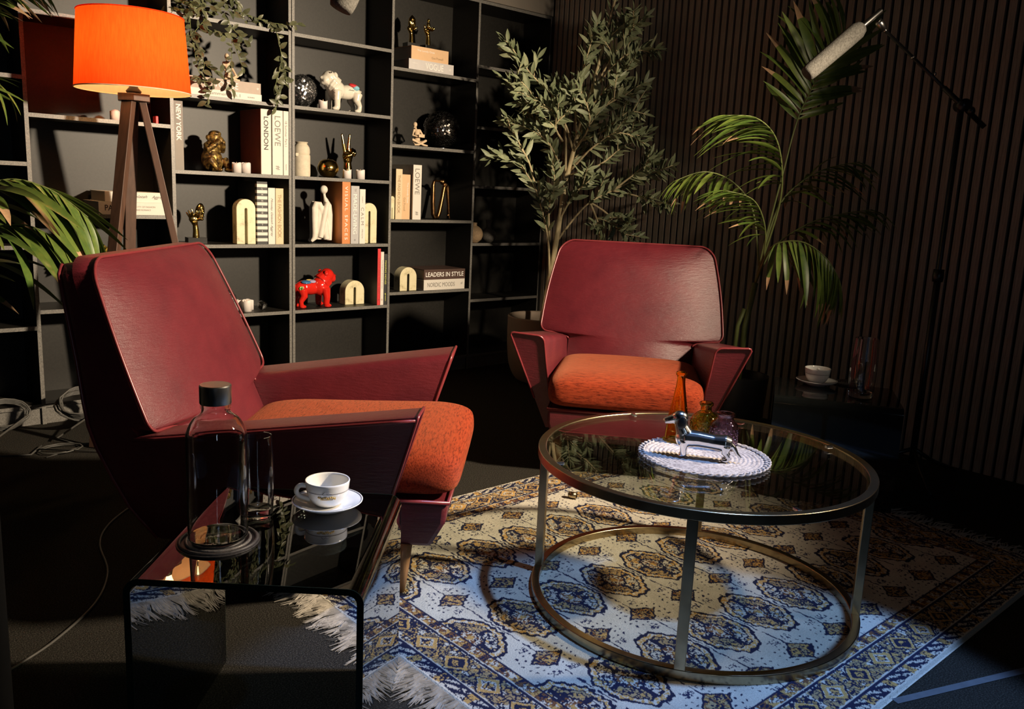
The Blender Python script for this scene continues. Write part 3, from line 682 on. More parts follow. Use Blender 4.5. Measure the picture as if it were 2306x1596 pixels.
def coaster(loc, label, r=0.076):
    o = tag(empty('coaster', loc), label, 'coaster', 'beaded coasters on the side tables'); m = MB()
    m.lathe([(0.0005, 0), (r, 0), (r, 0.002), (0.0005, 0.002)], 40).build('disc', M_coaster, o)
    for k_ in range(6):
        rr = r * (k_ + 0.7) / 6.2; MB().tube([(rr * math.cos(2 * math.pi * i / 48), rr * math.sin(2 * math.pi * i / 48), 0.0035) for i in range(48)], 0.0034, 6, loop=True).build('bead_ring', M_coaster if k_ % 2 else M_coasterl, o, True)
    return o
coaster((0.608, 1.477, SZ1), 'round dark beaded coaster under the water bottle')
def tumbler(loc, label, h=0.15, r=0.034, ):
    prof = [(r * 0.86, 0), (r * 0.92, 0.003), (r * 0.98, 0.02), (r * 1.06, h * 0.4), (r * 1.05, h * 0.62), (r * 0.92, h)]
    prof = curve(prof, 4)
    return lathe_glass('drinking_glass', label, 'glass', loc, prof, 0.0022, M_vessel, 40, 'tall drinking glasses on the side tables', 0.016)
def carafe():
    R = 0.0545; h = 0.272
    outer = curve([(0.046, 0), (0.0525, 0.004), (R, 0.014), (R, 0.09), (R, 0.19), (0.052, 0.212), (0.042, 0.232), (0.029, 0.243), (0.0255, 0.250), (0.0255, 0.262)], 5)
    o = lathe_glass('water_bottle', 'clear glass water bottle with a brushed steel cap on the smoked side table', 'bottle', (0.608, 1.477, SZ1 + 0.007), outer, 0.0028, M_vessel, 48, None, 0.007)
    MB().lathe([(0.0005, 0.2625), (0.0275, 0.2625), (0.0285, 0.264), (0.0285, 0.296), (0.027, 0.298), (0.0005, 0.298)], 40).build('cap', M_steel, o, auto=35)
    MB().lathe([(0.0258, 0.254), (0.0275, 0.255), (0.0275, 0.260), (0.0258, 0.261)], 40, cap=False).build('seal_ring', M_glass, o, True)
carafe()
tumbler((0.722, 1.548, SZ1), 'tall clear drinking glass behind the water bottle', 0.172, 0.030)
def cup_and_saucer(loc, lab_c, lab_s, ang, s=1.0, handle=True):
    sp = [(0.0005, 0.004), (0.030, 0.004), (0.031, 0.0), (0.036, 0.0), (0.040, 0.004), (0.060, 0.011), (0.0735, 0.019), (0.0738, 0.0205), (0.072, 0.0205), (0.056, 0.0145), (0.038, 0.009), (0.0005, 0.008)]
    sa = MB().lathe([(r * s, z * s) for r, z in sp], 56).build('saucer', M_porc, None, True, loc)
    tag(sa, lab_s, 'saucer', 'white saucers on the side tables')
    MB().lathe([(0.0695 * s, 0.0196 * s), (0.0715 * s, 0.0209 * s)], 56, cap=False).build('rim_line', M_greyline, sa, True)
    op = curve([(0.020, 0.0), (0.024, 0.001), (0.034, 0.010), (0.0425, 0.028), (0.0465, 0.054)], 5)
    ip = [(r - 0.0032, z) for r, z in op if z > 0.006][::-1]
    prof = [(0.0005, 0.0)] + op + [(0.0455, 0.0555)] + ip + [(0.0005, 0.005)]
    cu = MB().lathe([(r * s, z * s) for r, z in prof], 56).build('coffee_cup', M_porc, None, True, (loc[0], loc[1], loc[2] + 0.009 * s), ang)
    tag(cu, lab_c, 'cup', 'white coffee cups on the side tables')
    MB().lathe([(0.0442 * s, 0.0355 * s), (0.0447 * s, 0.0372 * s)], 56, cap=False).build('rim_line', M_greyline, cu, True)
    if handle:
        pts = curve([(0.040, 0, 0.042), (0.056, 0, 0.044), (0.064, 0, 0.034), (0.059, 0, 0.022), (0.044, 0, 0.015), (0.036, 0, 0.012)], 4)
        MB().tube([(x * s, y * s, z * s) for x, y, z in pts], 0.0052 * s, 10).build('handle', M_porc, cu, True)
    return cu
c1 = cup_and_saucer((0.858, 1.508, SZ1), 'white coffee cup with gold crest on the smoked side table', 'white saucer with grey rim on the smoked side table', R_(152))
# printed crest on the cup side facing the viewer: a gold scrolled mark under a small peak
def crest(cu, ang):
    def on(t, z, r): a = ang + t; return (r * math.cos(a), r * math.sin(a), z)
    g = [on(-0.42 + 0.84 * i / 60, 0.0285 + 0.0028 * math.sin(i * 0.95) + 0.0012 * math.sin(i * 0.31), 0.0438) for i in range(61)]
    MB().tube(g, 0.0009, 5).build('gold_scroll', M_goldprint, cu, True)
    MB().tube([on(-0.30 + 0.6 * i / 12, 0.0245, 0.0425) for i in range(13)], 0.0006, 5).build('gold_underline', M_goldprint, cu, True)
    MB().tube([on(-0.2, 0.038, 0.0455), on(-0.08, 0.042, 0.0462), on(0.02, 0.039, 0.0457), on(0.10, 0.0415, 0.0461), on(0.24, 0.038, 0.0455)], 0.0006, 5).build('peak_outline', M_greyline, cu, True)
crest(c1, R_(-122) - R_(152))
cup_and_saucer((3.140, 1.640, SZ2), 'white coffee cup on the black side table by the slatted wall', 'white saucer on the black side table by the slatted wall', R_(25), 1.08)
coaster((3.285, 1.580, SZ2), 'round dark beaded coaster beside the saucer on the black side table', 0.058)
tumbler((3.100, 1.437, SZ2), 'tall clear drinking glass on the black side table', 0.225, 0.046)
# ------------------------------------------------------------------ floor lamp
def lamp():
    cx, cy = 1.235, 3.775
    root = tag(empty('floor_lamp', (cx, cy, 0)), 'tripod floor lamp with a glowing orange drum shade and brown wooden legs', 'floor lamp')
    zb, zt, r0, r1 = 1.446, 1.744, 0.2236, 0.2025
    n = 64; m = MB()
    m.rings([[((r0 + (r1 - r0) * t) * math.cos(2 * math.pi * j / n), (r0 + (r1 - r0) * t) * math.sin(2 * math.pi * j / n), zb + (zt - zb) * t) for j in range(n)] for t in (0, 0.25, 0.5, 0.75, 1)], cap=False)
    shade = m.build('lamp_shade', M_shade, root, True)
    MB().rings([[(r * math.cos(2 * math.pi * j / n), r * math.sin(2 * math.pi * j / n), z) for j in range(n)] for r, z in ((r0 - 0.0025, zb + 0.001), ((r0 + r1) / 2 - 0.0025, (zb + zt) / 2), (r1 - 0.0025, zt - 0.001))], cap=False).build('shade_lining', M_lining, shade, True)
    for z, r in ((zb, r0), (zt, r1)):
        MB().tube([(r * math.cos(2 * math.pi * i / 64), r * math.sin(2 * math.pi * i / 64), z) for i in range(64)], 0.0025, 6, loop=True).build('shade_rim', M_shadein if z == zb else M_shade, shade, True)
    for a in (30, 150, 270): MB().tube([(0, 0, zt - 0.05), (r1 * math.cos(R_(a)), r1 * math.sin(R_(a)), zt - 0.012)], 0.002, 6).build('shade_spoke', M_steel, shade, True)
    MB().lathe([(0.0005, 1.485), (0.012, 1.485), (0.016, 1.505), (0.030, 1.54), (0.032, 1.565), (0.022, 1.59), (0.0005, 1.597)], 20).build('bulb', M_bulb, root, True)
    MB().lathe([(0.0005, 1.435), (0.026, 1.435), (0.031, 1.445), (0.018, 1.46), (0.016, 1.488), (0.0005, 1.488)], 20).build('socket', M_blackmetal, root, True)
    hx = MB().lathe([(0.0005, 1.404), (0.070, 1.404), (0.070, 1.433), (0.0005, 1.433)], 6); hx.xf(Matrix.Rotation(R_(12), 4, 'Z')); hx.build('top_block', M_lampwood, root, bevel=0.002)
    for a, rr in ((90, 0.255), (-146, 0.32), (-17, 0.30)):
        d = Vector((math.cos(R_(a)), math.sin(R_(a)), 0)); t = Vector((-d.y, d.x, 0))
        p0 = d * 0.032 + Vector((0, 0, 1.405)); p1 = d * rr; ax = (p1 - p0).normalized(); nrm = ax.cross(t)
        m = MB(); rg = []
        for p, w in ((p0, 0.0255), (p1, 0.018)): rg.append([p + t * w + nrm * 0.0138, p - t * w + nrm * 0.0138, p - t * w - nrm * 0.0138, p + t * w - nrm * 0.0138])
        m.rings(rg).build('leg', M_lampwood, root, bevel=0.002)
    d = bpy.data.lights.new('lamp_glow', 'POINT'); d.energy = 8.5; d.color = (1, 0.55, 0.22); d.shadow_soft_size = 0.03
    o = bpy.data.objects.new('lamp_glow', d); COL.objects.link(o); o.location = (0, 0, 1.63); o.parent = root
lamp()
# ------------------------------------------------------------------ plants
def along(pts, step):
    pts = [Vector(p) for p in pts]; out = []; acc = 0.0; nxt = 0.0
    for a, b in zip(pts, pts[1:]):
        L = (b - a).length
        while nxt <= acc + L: t = (nxt - acc) / L; out.append((a.lerp(b, t), (b - a).normalized())); nxt += step
        acc += L
    return out
RT = Vector((0.7475, -0.6643, 0.0)); FW = Vector((0.6643, 0.7475, 0.0))     # room diagonal seen from the front
def leaf_mesh(name, m, L=1.0, W=0.2, fold=0.15, curl=0.12, n=6, tip=0.0):
    mb = MB(); rows = []
    for i in range(n + 1):
        t = i / n; w = W * (math.sin(math.pi * min(1, t * 0.96 + 0.03)) ** 0.8) * (1 - 0.25 * t) + 0.004
        if i == n: w = 0.002
        z = -curl * t * t * L
        rows.append([(t * L, -w, z + fold * w), (t * L, 0, z), (t * L, w, z + fold * w)])
    vs = [p for r in rows for p in r]; fs = []; mi = []
    for i in range(n):
        for j in range(2): fs.append((i * 3 + j, i * 3 + j + 1, i * 3 + j + 4, i * 3 + j + 3)); mi.append(1 if (i + 1) / n > 1 - tip else 0)
    mb.add(vs, fs); mb.mi = mi
    return mb.mesh(name, m if isinstance(m, list) else [m], True, fix=False)
def orient(p, d, nrm, s, roll=0.0):
    d = d.normalized(); y = nrm.cross(d)
    if y.length < 1e-4: y = Vector((0, 1, 0)).cross(d)
    y.normalize(); z = d.cross(y)
    M = Matrix(((d.x, y.x, z.x, p.x), (d.y, y.y, z.y, p.y), (d.z, y.z, z.z, p.z), (0, 0, 0, 1)))
    return M @ Matrix.Rotation(roll, 4, 'X') @ Matrix.Scale(s, 4)
def scatter_leaves(root, items, meshes, name='leaf', limit=300, mats=None):
    fit = []
    for M, k_, s in items:                       # leaves that would reach into the slatted wall are shorter
        vs_ = [v.co for v in meshes[k_ % len(meshes)].vertices]
        for _ in range(12):
            if max((M @ v).x for v in vs_) + root.location.x < 3.882: break
            M = M @ Matrix.Scale(0.82, 4); s *= 0.82
        fit.append((M, k_, s))
    items = sorted(fit, key=lambda it: -it[2])
    for M, k_, s in items[:limit]: put(meshes[k_ % len(meshes)], name, root, M)
    rest = items[limit:]
    if rest:
        mb = MB()
        for M, k_, s in rest:
            me = meshes[k_ % len(meshes)]; mb.add([M @ v.co for v in me.vertices], [tuple(p.vertices) for p in me.polygons]); mb.mi[-len(me.polygons):] = [p.material_index for p in me.polygons]
        me = mb.mesh('foliage', list(meshes[0].materials), True, fix=False); o = put(me, 'foliage', root); o['kind'] = 'stuff'
def olive():
    base = Vector((3.474, 3.571, 0.0)); rr = random.Random(11)
    pot = tag(empty('plant_pot', (3.455, 3.560, 0)), 'large ribbed brown-grey plant pot in the corner behind the armchair', 'plant pot')
    prof = curve([(0.100, 0.0), (0.150, 0.02), (0.190, 0.10), (0.205, 0.22), (0.208, 0.36), (0.209, 0.392)], 5) + [(0.203, 0.398), (0.192, 0.394), (0.186, 0.36), (0.18, 0.30)]
    MB().lathe([(0.0005, 0)] + prof, 64).build('pot_body', M_pot, pot, auto=50)
    MB().lathe([(0.0005, 0.305), (0.181, 0.30), (0.180, 0.292), (0.0005, 0.292)], 32).build('soil', M_soil, pot)
    root = tag(empty('olive_tree', (base.x, base.y, 0.306)), 'artificial olive tree with pale trunk and grey-green leaves in the corner', 'tree')
    S = 1 / 378.0
    def W(p, dep):
        x = (p[0] - 1228) * S; z = 0.449 + (690 - p[1]) * S
        x += (690 - p[1]) * 0.057 * S                 # undo the lean of verticals in the photograph
        dep = max(dep, (3.474 + 0.7475 * x - 3.76) / 0.6643)
        q = RT * x - FW * dep; return Vector((q.x, q.y, z - 0.306))
    trunk = [(1226, 745, 0), (1228, 690, 0), (1233, 620, 0.0), (1238, 540, 0), (1243, 430, 0.02), (1252, 350, 0.03), (1262, 290, 0.03), (1275, 230, 0.02), (1288, 150, 0), (1298, 80, 0), (1308, 5, 0), (1310, -25, 0)]
    tp = curve([tuple(W(p, p[2])) for p in trunk], 4)
    MB().tube(tp, [0.017 * (1 - i / len(tp)) ** 0.8 + 0.002 for i in range(len(tp))], 10).build('trunk', M_bark, root, True)
    br = [[(1233, 640, 0), (1222, 555, .03), (1203, 490, .06), (1178, 430, .09), (1142, 388, .10), (1105, 368, .10), (1075, 372, .10)],
          [(1178, 430, .09), (1160, 380, .13), (1120, 320, .15), (1098, 300, .15)],
          [(1222, 540, .02), (1212, 470, .10), (1218, 420, .16), (1205, 380, .2)],
          [(1243, 430, 0.02), (1225, 380, .08), (1190, 330, .12), (1140, 306, .15), (1100, 300, .16)],
          [(1243, 420, 0.02), (1228, 300, .08), (1200, 245, .12), (1150, 205, .14), (1112, 165, .14), (1084, 140, .13)],
          [(1200, 245, .12), (1140, 245, .18), (1085, 212, .2)],
          [(1252, 350, .03), (1222, 290, .14), (1170, 260, .2), (1120, 262, .2)],
          [(1258, 330, .03), (1242, 250, .08), (1225, 215, .10)], [(1225, 330, .1), (1205, 300, .2), (1235, 270, .24)],
          [(1262, 290, .03), (1252, 200, .06), (1262, 130, .06), (1272, 85, .05)],
          [(1275, 230, 0.02), (1305, 165, .05), (1338, 105, .07), (1368, 72, .07)],
          [(1275, 230, .02), (1320, 165, .08), (1360, 140, .1), (1392, 148, .1)],
          [(1288, 150, 0), (1300, 110, .03), (1330, 95, .05)],
          [(1265, 280, .03), (1300, 225, .08), (1330, 195, .1), (1352, 205, .1)],
          [(1258, 330, .03), (1310, 305, .08), (1355, 265, .1), (1392, 268, .1)],
          [(1258, 320, .03), (1290, 270, .14), (1330, 240, .18), (1365, 228, .18)],
          [(1250, 400, .02), (1310, 375, .08), (1355, 335, .1), (1400, 305, .1)],
          [(1250, 390, .02), (1290, 340, .15), (1340, 310, .2), (1395, 330, .2)],
          [(1238, 545, 0), (1268, 495, .03), (1300, 455, .05), (1345, 428, .06), (1400, 398, .06), (1452, 372, .06)],
          [(1345, 428, .06), (1400, 438, .08), (1456, 460, .08)], [(1345, 428, .06), (1380, 395, .14), (1420, 355, .16)],
          [(1300, 455, .05), (1340, 478, .08), (1372, 515, .1), (1412, 522, .1)], [(1300, 455, .05), (1322, 500, .1), (1330, 545, .12)],
          [(1238, 500, 0), (1262, 440, .1), (1290, 410, .16)], [(1243, 430, .02), (1250, 380, -.12), (1290, 330, -.16), (1340, 300, -.14)], [(1243, 430, .02), (1215, 350, -.1), (1170, 300, -.15), (1150, 250, -.15)],
          [(1262, 290, .03), (1235, 240, -.1), (1210, 200, -.12)], [(1252, 350, .03), (1275, 300, .2), (1262, 250, .24)]]
    items = []
    meshes = [leaf_mesh('leaf', M_olivel, 1, 0.155, 0.3, c_, 5) for c_ in (0.05, 0.18, -0.08)]
    twigs = []
    for b in br:
        P = [Vector(q) for q in curve([tuple(W(p, p[2])) for p in b], 4)]
        for t_ in (0.45, 0.62, 0.8):
            q0 = P[int(t_ * (len(P) - 1))]; d0 = (P[min(len(P) - 1, int(t_ * (len(P) - 1)) + 1)] - P[max(0, int(t_ * (len(P) - 1)) - 1)]).normalized()
            dv = d0 * 0.6 + Vector((rr.uniform(-1, 1), rr.uniform(-1, 0.6), rr.uniform(-0.2, 0.9))) * 0.8; dv.normalize(); Lt = rr.uniform(0.09, 0.17)
            if root.location.x + q0.x + dv.x * Lt > 3.80: dv.x = -abs(dv.x)
            twigs.append([tuple(q0), tuple(q0 + dv * Lt * 0.5 + Vector((0, 0, 0.006))), tuple(q0 + dv * Lt)])
    for b in br + twigs:
        tw = isinstance(b[0][0], float) and b[0][0] < 50
        P = curve(b if tw else [tuple(W(p, p[2])) for p in b], 4)
        MB().tube(P, [(0.002 if tw else 0.006) * (1 - i / len(P)) + 0.0014 for i in range(len(P))], 6).build('twig' if tw else 'branch', M_bark, root, True)
        pts = along(P, 0.021); L = len(pts)
        for i, (p, d) in enumerate(pts):
            if i < L * 0.33: continue
            side = d.cross(Vector((rr.uniform(-1, 1), rr.uniform(-1, 1), rr.uniform(-1, 1)))).normalized()
            for s_ in (-1, 1):
                dd = d * rr.uniform(0.5, 0.9) + side * s_ * rr.uniform(0.6, 1.0) + Vector((0, 0, rr.uniform(-0.1, 0.25)))
                sz = rr.uniform(0.062, 0.105) * (1.0 if i < L - 3 else 0.75)
                if root.location.x + p.x + dd.normalized().x * sz > 3.86: dd.x = -abs(dd.x) * 0.3
                items.append((orient(p, dd, Vector((rr.uniform(-.6, .6), -1 + rr.uniform(-.5, .5), rr.uniform(-.3, .8))), sz, rr.uniform(-0.6, 0.6)), rr.randrange(3), sz))
        p, d = pts[-1]; items.append((orient(p, d, Vector((0, -1, 0.3)), 0.07), 0, 0.07))
    for i in range(8, len(tp)):
        if i % 1 == 0 and i > 26:
            p = Vector(tp[i]); d = (Vector(tp[min(i + 1, len(tp) - 1)]) - Vector(tp[i - 1])).normalized()
            for s_ in (-1, 1):
                dd = d * 0.9 + RT * s_ * rr.uniform(0.4, 0.9) - FW * rr.uniform(-0.3, 0.5); sz = rr.uniform(0.05, 0.08)
                items.append((orient(p, dd, Vector((0, -1, 0.4)), sz), rr.randrange(3), sz))
    scatter_leaves(root, items, meshes)
    ol = MB().ell((0, 0, 0), (0.006, 0.006, 0.008), None, 8, 6).mesh('olive', M_blackbook, True)
    for k_ in range(14):
        M, _, _ = items[rr.randrange(len(items))]; put(ol, 'olive', root, Matrix.Translation(M.translation + Vector((0, 0, -0.012))))
olive()
def frond(root, items, path, llen, step, droop, up=Vector((0, 0, 1)), start=0.25, rr=None, spread=1.0, rad=0.006, both=True, bias=0.0, push=Vector((0, 0, 0))):
    P = curve(path, 5); n = len(P)
    MB().tube(P, [rad * (1 - 0.8 * i / n) for i in range(n)], 6).build('frond_stalk', M_palmstem, root, True)
    pts = along(P, step); L = len(pts)
    for i, (p, d) in enumerate(pts):
        t = i / max(1, L - 1)
        if t < start: continue
        u = (t - start) / (1 - start); side = d.cross(up)
        if side.length < 0.05: side = d.cross(Vector((1, 0, 0)))
        side.normalize()
        ll = llen * (0.55 + 0.9 * math.sin(math.pi * min(1, 0.15 + 0.75 * u))) * rr.uniform(0.85, 1.1) * 0.75
        for s_ in ((-1, 1) if both else (1,)):
            dd = d * (0.55 + 0.5 * u) + side * s_ * spread * (1.1 - 0.5 * u) + Vector((0, 0, -droop + bias * s_)) + push + Vector((rr.uniform(-.12, .12), rr.uniform(-.12, .12), rr.uniform(-.12, .12)))
            if root.location.x + p.x + dd.normalized().x * ll > 3.86:
                xx = max(-0.85, min(0.85, (3.85 - root.location.x - p.x) / ll)); yz = Vector((0, dd.y, dd.z)).normalized() * math.sqrt(1 - xx * xx); dd = Vector((xx, yz.y, yz.z))
            items.append((orient(p, dd, up + Vector((0.01, 0.02, 0)), ll, rr.uniform(-0.4, 0.4)), rr.randrange(4), ll))
def palm(name, label, base, fronds, seed, meshes, potlabel, potr=0.15, poth=0.30, stems=()):
    rr = random.Random(seed); root = tag(empty(name, (base[0], base[1], poth - 0.03)), label, 'palm'); items = []
    O = Vector((base[0], base[1], poth - 0.03))
    for f in fronds:
        f = dict(f); path = [tuple(Vector(p) - O) for p in f.pop('path')]
        frond(root, items, path, rr=rr, **f)
    for st in stems: MB().tube([tuple(Vector(p) - O) for p in st[0]], st[1], 8).build('stem', M_palmstem, root, True)
    scatter_leaves(root, items, meshes, 'leaflet')
    pot = tag(empty('plant_pot', (base[0], base[1], 0)), potlabel, 'plant pot')
    MB().lathe([(0.0005, 0), (potr * 0.75, 0), (potr * 0.95, poth * 0.6), (potr, poth), (potr - 0.012, poth), (potr - 0.02, poth - 0.05)], 40).build('pot_body', M_blackmetal, pot, auto=40)
    MB().lathe([(0.0005, poth - 0.04), (potr - 0.022, poth - 0.04), (potr - 0.022, poth - 0.05), (0.0005, poth - 0.05)], 24).build('soil', M_soil, pot)
pm = [leaf_mesh('leaflet', [M_palml, M_palmdry], 1, 0.040 * w, 0.35, c_, 9, tp) for w, c_, tp in ((1.0, 0.25, 0.0), (1.1, 0.45, 0.12), (0.9, 0.15, 0.0), (1.0, 0.5, 0.2))]
pmw = [leaf_mesh('leaflet', [M_palml, M_palmdry], 1, 0.062 * w, 0.35, c_, 9, tp) for w, c_, tp in ((1.0, 0.3, 0.0), (1.1, 0.45, 0.12), (0.9, 0.2, 0.0), (1.0, 0.55, 0.0))]
B2 = Vector((3.48, 2.215, 0.0))
def Q(px, py, dep=0.0):         # a point of the right palm: px, py from the measured drawing, depth towards the room
    x = (px - 1690) / 481.0 + (770 - py) * 0.11 / 481.0; z = 0.471 + (770 - py) / 481.0
    q = B2 + RT * x * 0.93
    dep = max(dep, (q.x - 3.74) / 0.6643); q = q - FW * dep; return (q.x, q.y, z)
fr2 = [dict(path=[Q(1694, 640), Q(1697, 540), Q(1706, 400), Q(1714, 285), Q(1728, 215, .03), Q(1744, 150, .08), Q(1762, 105, .12)], llen=0.30, step=0.023, droop=-0.15, start=0.66, up=FW * -1, spread=1.1),
       dict(path=[Q(1694, 600, .02), Q(1700, 470, .08), Q(1680, 390, .14), Q(1640, 325, .2), Q(1580, 292, .26), Q(1510, 292, .3)], llen=0.27, step=0.030, droop=0.30, start=0.42, spread=0.55, push=RT * -0.9),
       dict(path=[Q(1694, 640, .0), Q(1690, 560, .06), Q(1665, 500, .12), Q(1620, 455, .18), Q(1550, 440, .22)], llen=0.21, step=0.022, droop=0.25, start=0.4, spread=0.5, push=RT * -0.9),
       dict(path=[Q(1694, 640, .0), Q(1692, 570, .10), Q(1705, 545, .16), Q(1750, 540, .22), Q(1800, 570, .27), Q(1832, 610, .3)], llen=0.26, step=0.022, droop=1.0, start=0.38, spread=0.75),
       dict(path=[Q(1694, 600, .0), Q(1715, 470, -.02), Q(1760, 410, -.02), Q(1810, 380, .0), Q(1865, 365, .03)], llen=0.22, step=0.03, droop=0.3, start=0.4, spread=0.7),
       dict(path=[Q(1694, 640, .0), Q(1720, 560, .0), Q(1780, 505, .04), Q(1840, 480, .08), Q(1905, 465, .12)], llen=0.20, step=0.03, droop=0.3, start=0.4, spread=0.7),
       dict(path=[Q(1694, 600, .0), Q(1660, 480, -.05), Q(1600, 420, -.05), Q(1520, 400, .0), Q(1450, 425, .0)], llen=0.20, step=0.032, droop=0.5, start=0.45, spread=0.7)]
palm('potted_palm', 'tall kentia palm behind the facing armchair, against the slatted wall', (B2.x, B2.y), fr2, 4, pmw, 'black pot of the palm by the slatted wall', 0.14, 0.30,
     stems=[([(3.48, 2.215, 0.26), Q(1690, 740), Q(1694, 640)], 0.014), ([(3.45, 2.24, 0.26), Q(1672, 740), Q(1680, 700)], 0.010)])
B1 = Vector((0.42, 3.45, 0))
fr1 = [dict(path=[(0.46, 3.48, 0.45), (0.50, 3.46, 0.80), (0.58, 3.44, 1.00), (0.68, 3.40, 1.07), (0.80, 3.34, 1.04), (0.90, 3.28, 0.95)], llen=0.38, step=0.030, droop=0.40, start=0.35, spread=0.75),
       dict(path=[(0.46, 3.46, 0.45), (0.50, 3.42, 0.70), (0.58, 3.36, 0.88), (0.70, 3.28, 0.92), (0.80, 3.20, 0.86)], llen=0.36, step=0.030, droop=0.5, start=0.35, spread=0.65),
       dict(path=[(0.44, 3.48, 0.45), (0.47, 3.50, 1.0), (0.52, 3.52, 1.45), (0.60, 3.52, 1.66), (0.72, 3.50, 1.76), (0.82, 3.46, 1.76)], llen=0.24, step=0.03, droop=0.6, start=0.55, spread=0.8),
       dict(path=[(0.40, 3.44, 0.45), (0.40, 3.40, 0.9), (0.48, 3.36, 1.25), (0.58, 3.34, 1.40), (0.66, 3.32, 1.38)], llen=0.20, step=0.045, droop=0.5, start=0.5, spread=0.8)]
palm('potted_palm', 'palm with arching green leaflets at the left edge beside the bookcase', (B1.x, B1.y), fr1, 9, pmw, 'black pot of the palm at the left edge', 0.15, 0.32, stems=[([(0.42, 3.45, 0.28), (0.46, 3.47, 0.46)], 0.02)])
def ivy():
    root = tag(empty('trailing_plant', (1.80, YB + 0.10, 1.839)), 'artificial trailing vine spilling over the top shelf above the magazines', 'plant')
    O = Vector((1.80, YB + 0.10, 1.839)); rr = random.Random(21); items = []
    meshes = [leaf_mesh('leaf', M_ivyl, 1, 0.30, 0.35, c_, 5) for c_ in (0.1, 0.3, -0.05)]
    def zx(px, py, dy): return Vector((1.494 + (px - 388) * 0.00224, YB + dy, 1.838 - (py - (30 + 0.165 * (px - 388))) * 0.00222))
    vines = [[(420, 20, .04), (424, 36, -.02), (425, 70, -.035), (432, 110, -.03), (440, 150, -.03), (455, 180, -.03)],
             [(470, 30, .03), (455, 48, -.03), (430, 75, -.04), (414, 95, -.04)],
             [(428, 70, -.03), (438, 100, -.03), (452, 140, -.03), (440, 168, -.03), (470, 175, -.03), (462, 200, -.03), (450, 220, -.03)],
             [(505, 30, .03), (508, 50, -.02), (512, 90, -.03), (511, 130, -.03), (510, 170, -.03), (510, 190, -.03)],
             [(512, 85, -.03), (490, 82, -.04), (470, 75, -.05), (455, 68, -.05)], [(512, 90, -.03), (520, 110, -.04), (530, 140, -.04), (533, 155, -.04)],
             [(510, 60, -.02), (525, 80, -.04), (540, 95, -.05), (550, 105, -.05)], [(455, 140, -.03), (470, 150, -.04), (490, 155, -.04)],
             [(610, 62, .04), (615, 75, -.02), (622, 110, -.03), (628, 150, -.03), (625, 190, -.03), (615, 225, -.03), (608, 240, -.03)],
             [(622, 130, -.03), (632, 160, -.04), (633, 190, -.04)], [(622, 150, -.03), (610, 180, -.04), (606, 200, -.04)],
             [(560, 50, .03), (600, 55, -.01), (640, 60, -.03), (660, 60, -.05)], [(520, 20, .05), (560, 40, .0), (590, 52, -.02)],
             [(400, 10, .06), (430, 12, .0), (470, 22, -.02), (520, 34, -.02), (560, 44, -.02)], [(400, -5, .08), (450, 2, .05), (500, 12, .03), (530, 15, -.01)],
             [(395, 20, .04), (405, 28, -.02), (440, 30, -.03), (480, 38, -.03)], [(420, -12, .08), (470, -5, .04), (520, 8, .0), (545, 5, -.02)], [(392, 0, .1), (420, 15, .0), (450, 30, -.04)]]
    for v in vines:
        P = curve([tuple(zx(*p) - O) for p in v], 4); MB().tube(P, 0.0016, 5).build('vine', M_palmstem, root, True)
        for p, d in along(P, 0.018):
            for s_ in range(1):
                dd = d * 0.4 + Vector((rr.uniform(-1, 1), rr.uniform(-0.8, 0.2), rr.uniform(-0.9, 0.6))); sz = rr.uniform(0.030, 0.050)
                items.append((orient(p, dd, Vector((rr.uniform(-.7, .7), -1, rr.uniform(-.5, .7))), sz), rr.randrange(3), sz))
    scatter_leaves(root, items, meshes)
ivy()
# ------------------------------------------------------------------ microphones, stand, cables
def mic(name, label, tail, tip, r, extra):
    tail, tip = Vector(tail), Vector(tip); root = tag(empty(name, tuple(tail)), label, 'microphone', 'foam-covered shotgun microphones')
    d = tip - tail; L = d.length; d.normalize(); q = Vector((0, 0, 1)).rotation_difference(d)
    def al(mb): mb.xf(q.to_matrix().to_4x4()); return mb
    al(MB().lathe([(0.0005, 0), (r * 0.55, 0.0), (r * 0.75, 0.006), (r, 0.028), (r * 1.02, L * 0.3), (r * 0.95, L * 0.9), (r * 0.90, L - 0.01), (r * 0.80, L), (0.0005, L)], 28)).build('foam_windscreen', M_foam, root, True)
    if extra: al(MB().lathe([(0.0005, -0.095), (0.0105, -0.095), (0.0112, -0.09), (0.0112, 0.004), (0.0005, 0.004)], 20)).build('body', M_steel, root, auto=40)
    return root
mic('shotgun_microphone', 'grey foam-covered microphone on the boom arm in front of the slatted wall', (3.315, 1.712, 1.806), (3.134, 1.826, 1.611), 0.0335, True)
m2 = mic('shotgun_microphone', 'end of a dark foam microphone hanging at the top before the bookcase', (1.52, 2.38, 1.90), (1.417, 2.428, 1.635), 0.042, False)
MB().tube([(0, 0, 0), (0.06, -0.03, 0.14), (0.10, -0.05, 0.45), (0.10, -0.05, 0.949)], 0.009, 10).build('hanging_arm', M_blackmetal, m2, True)
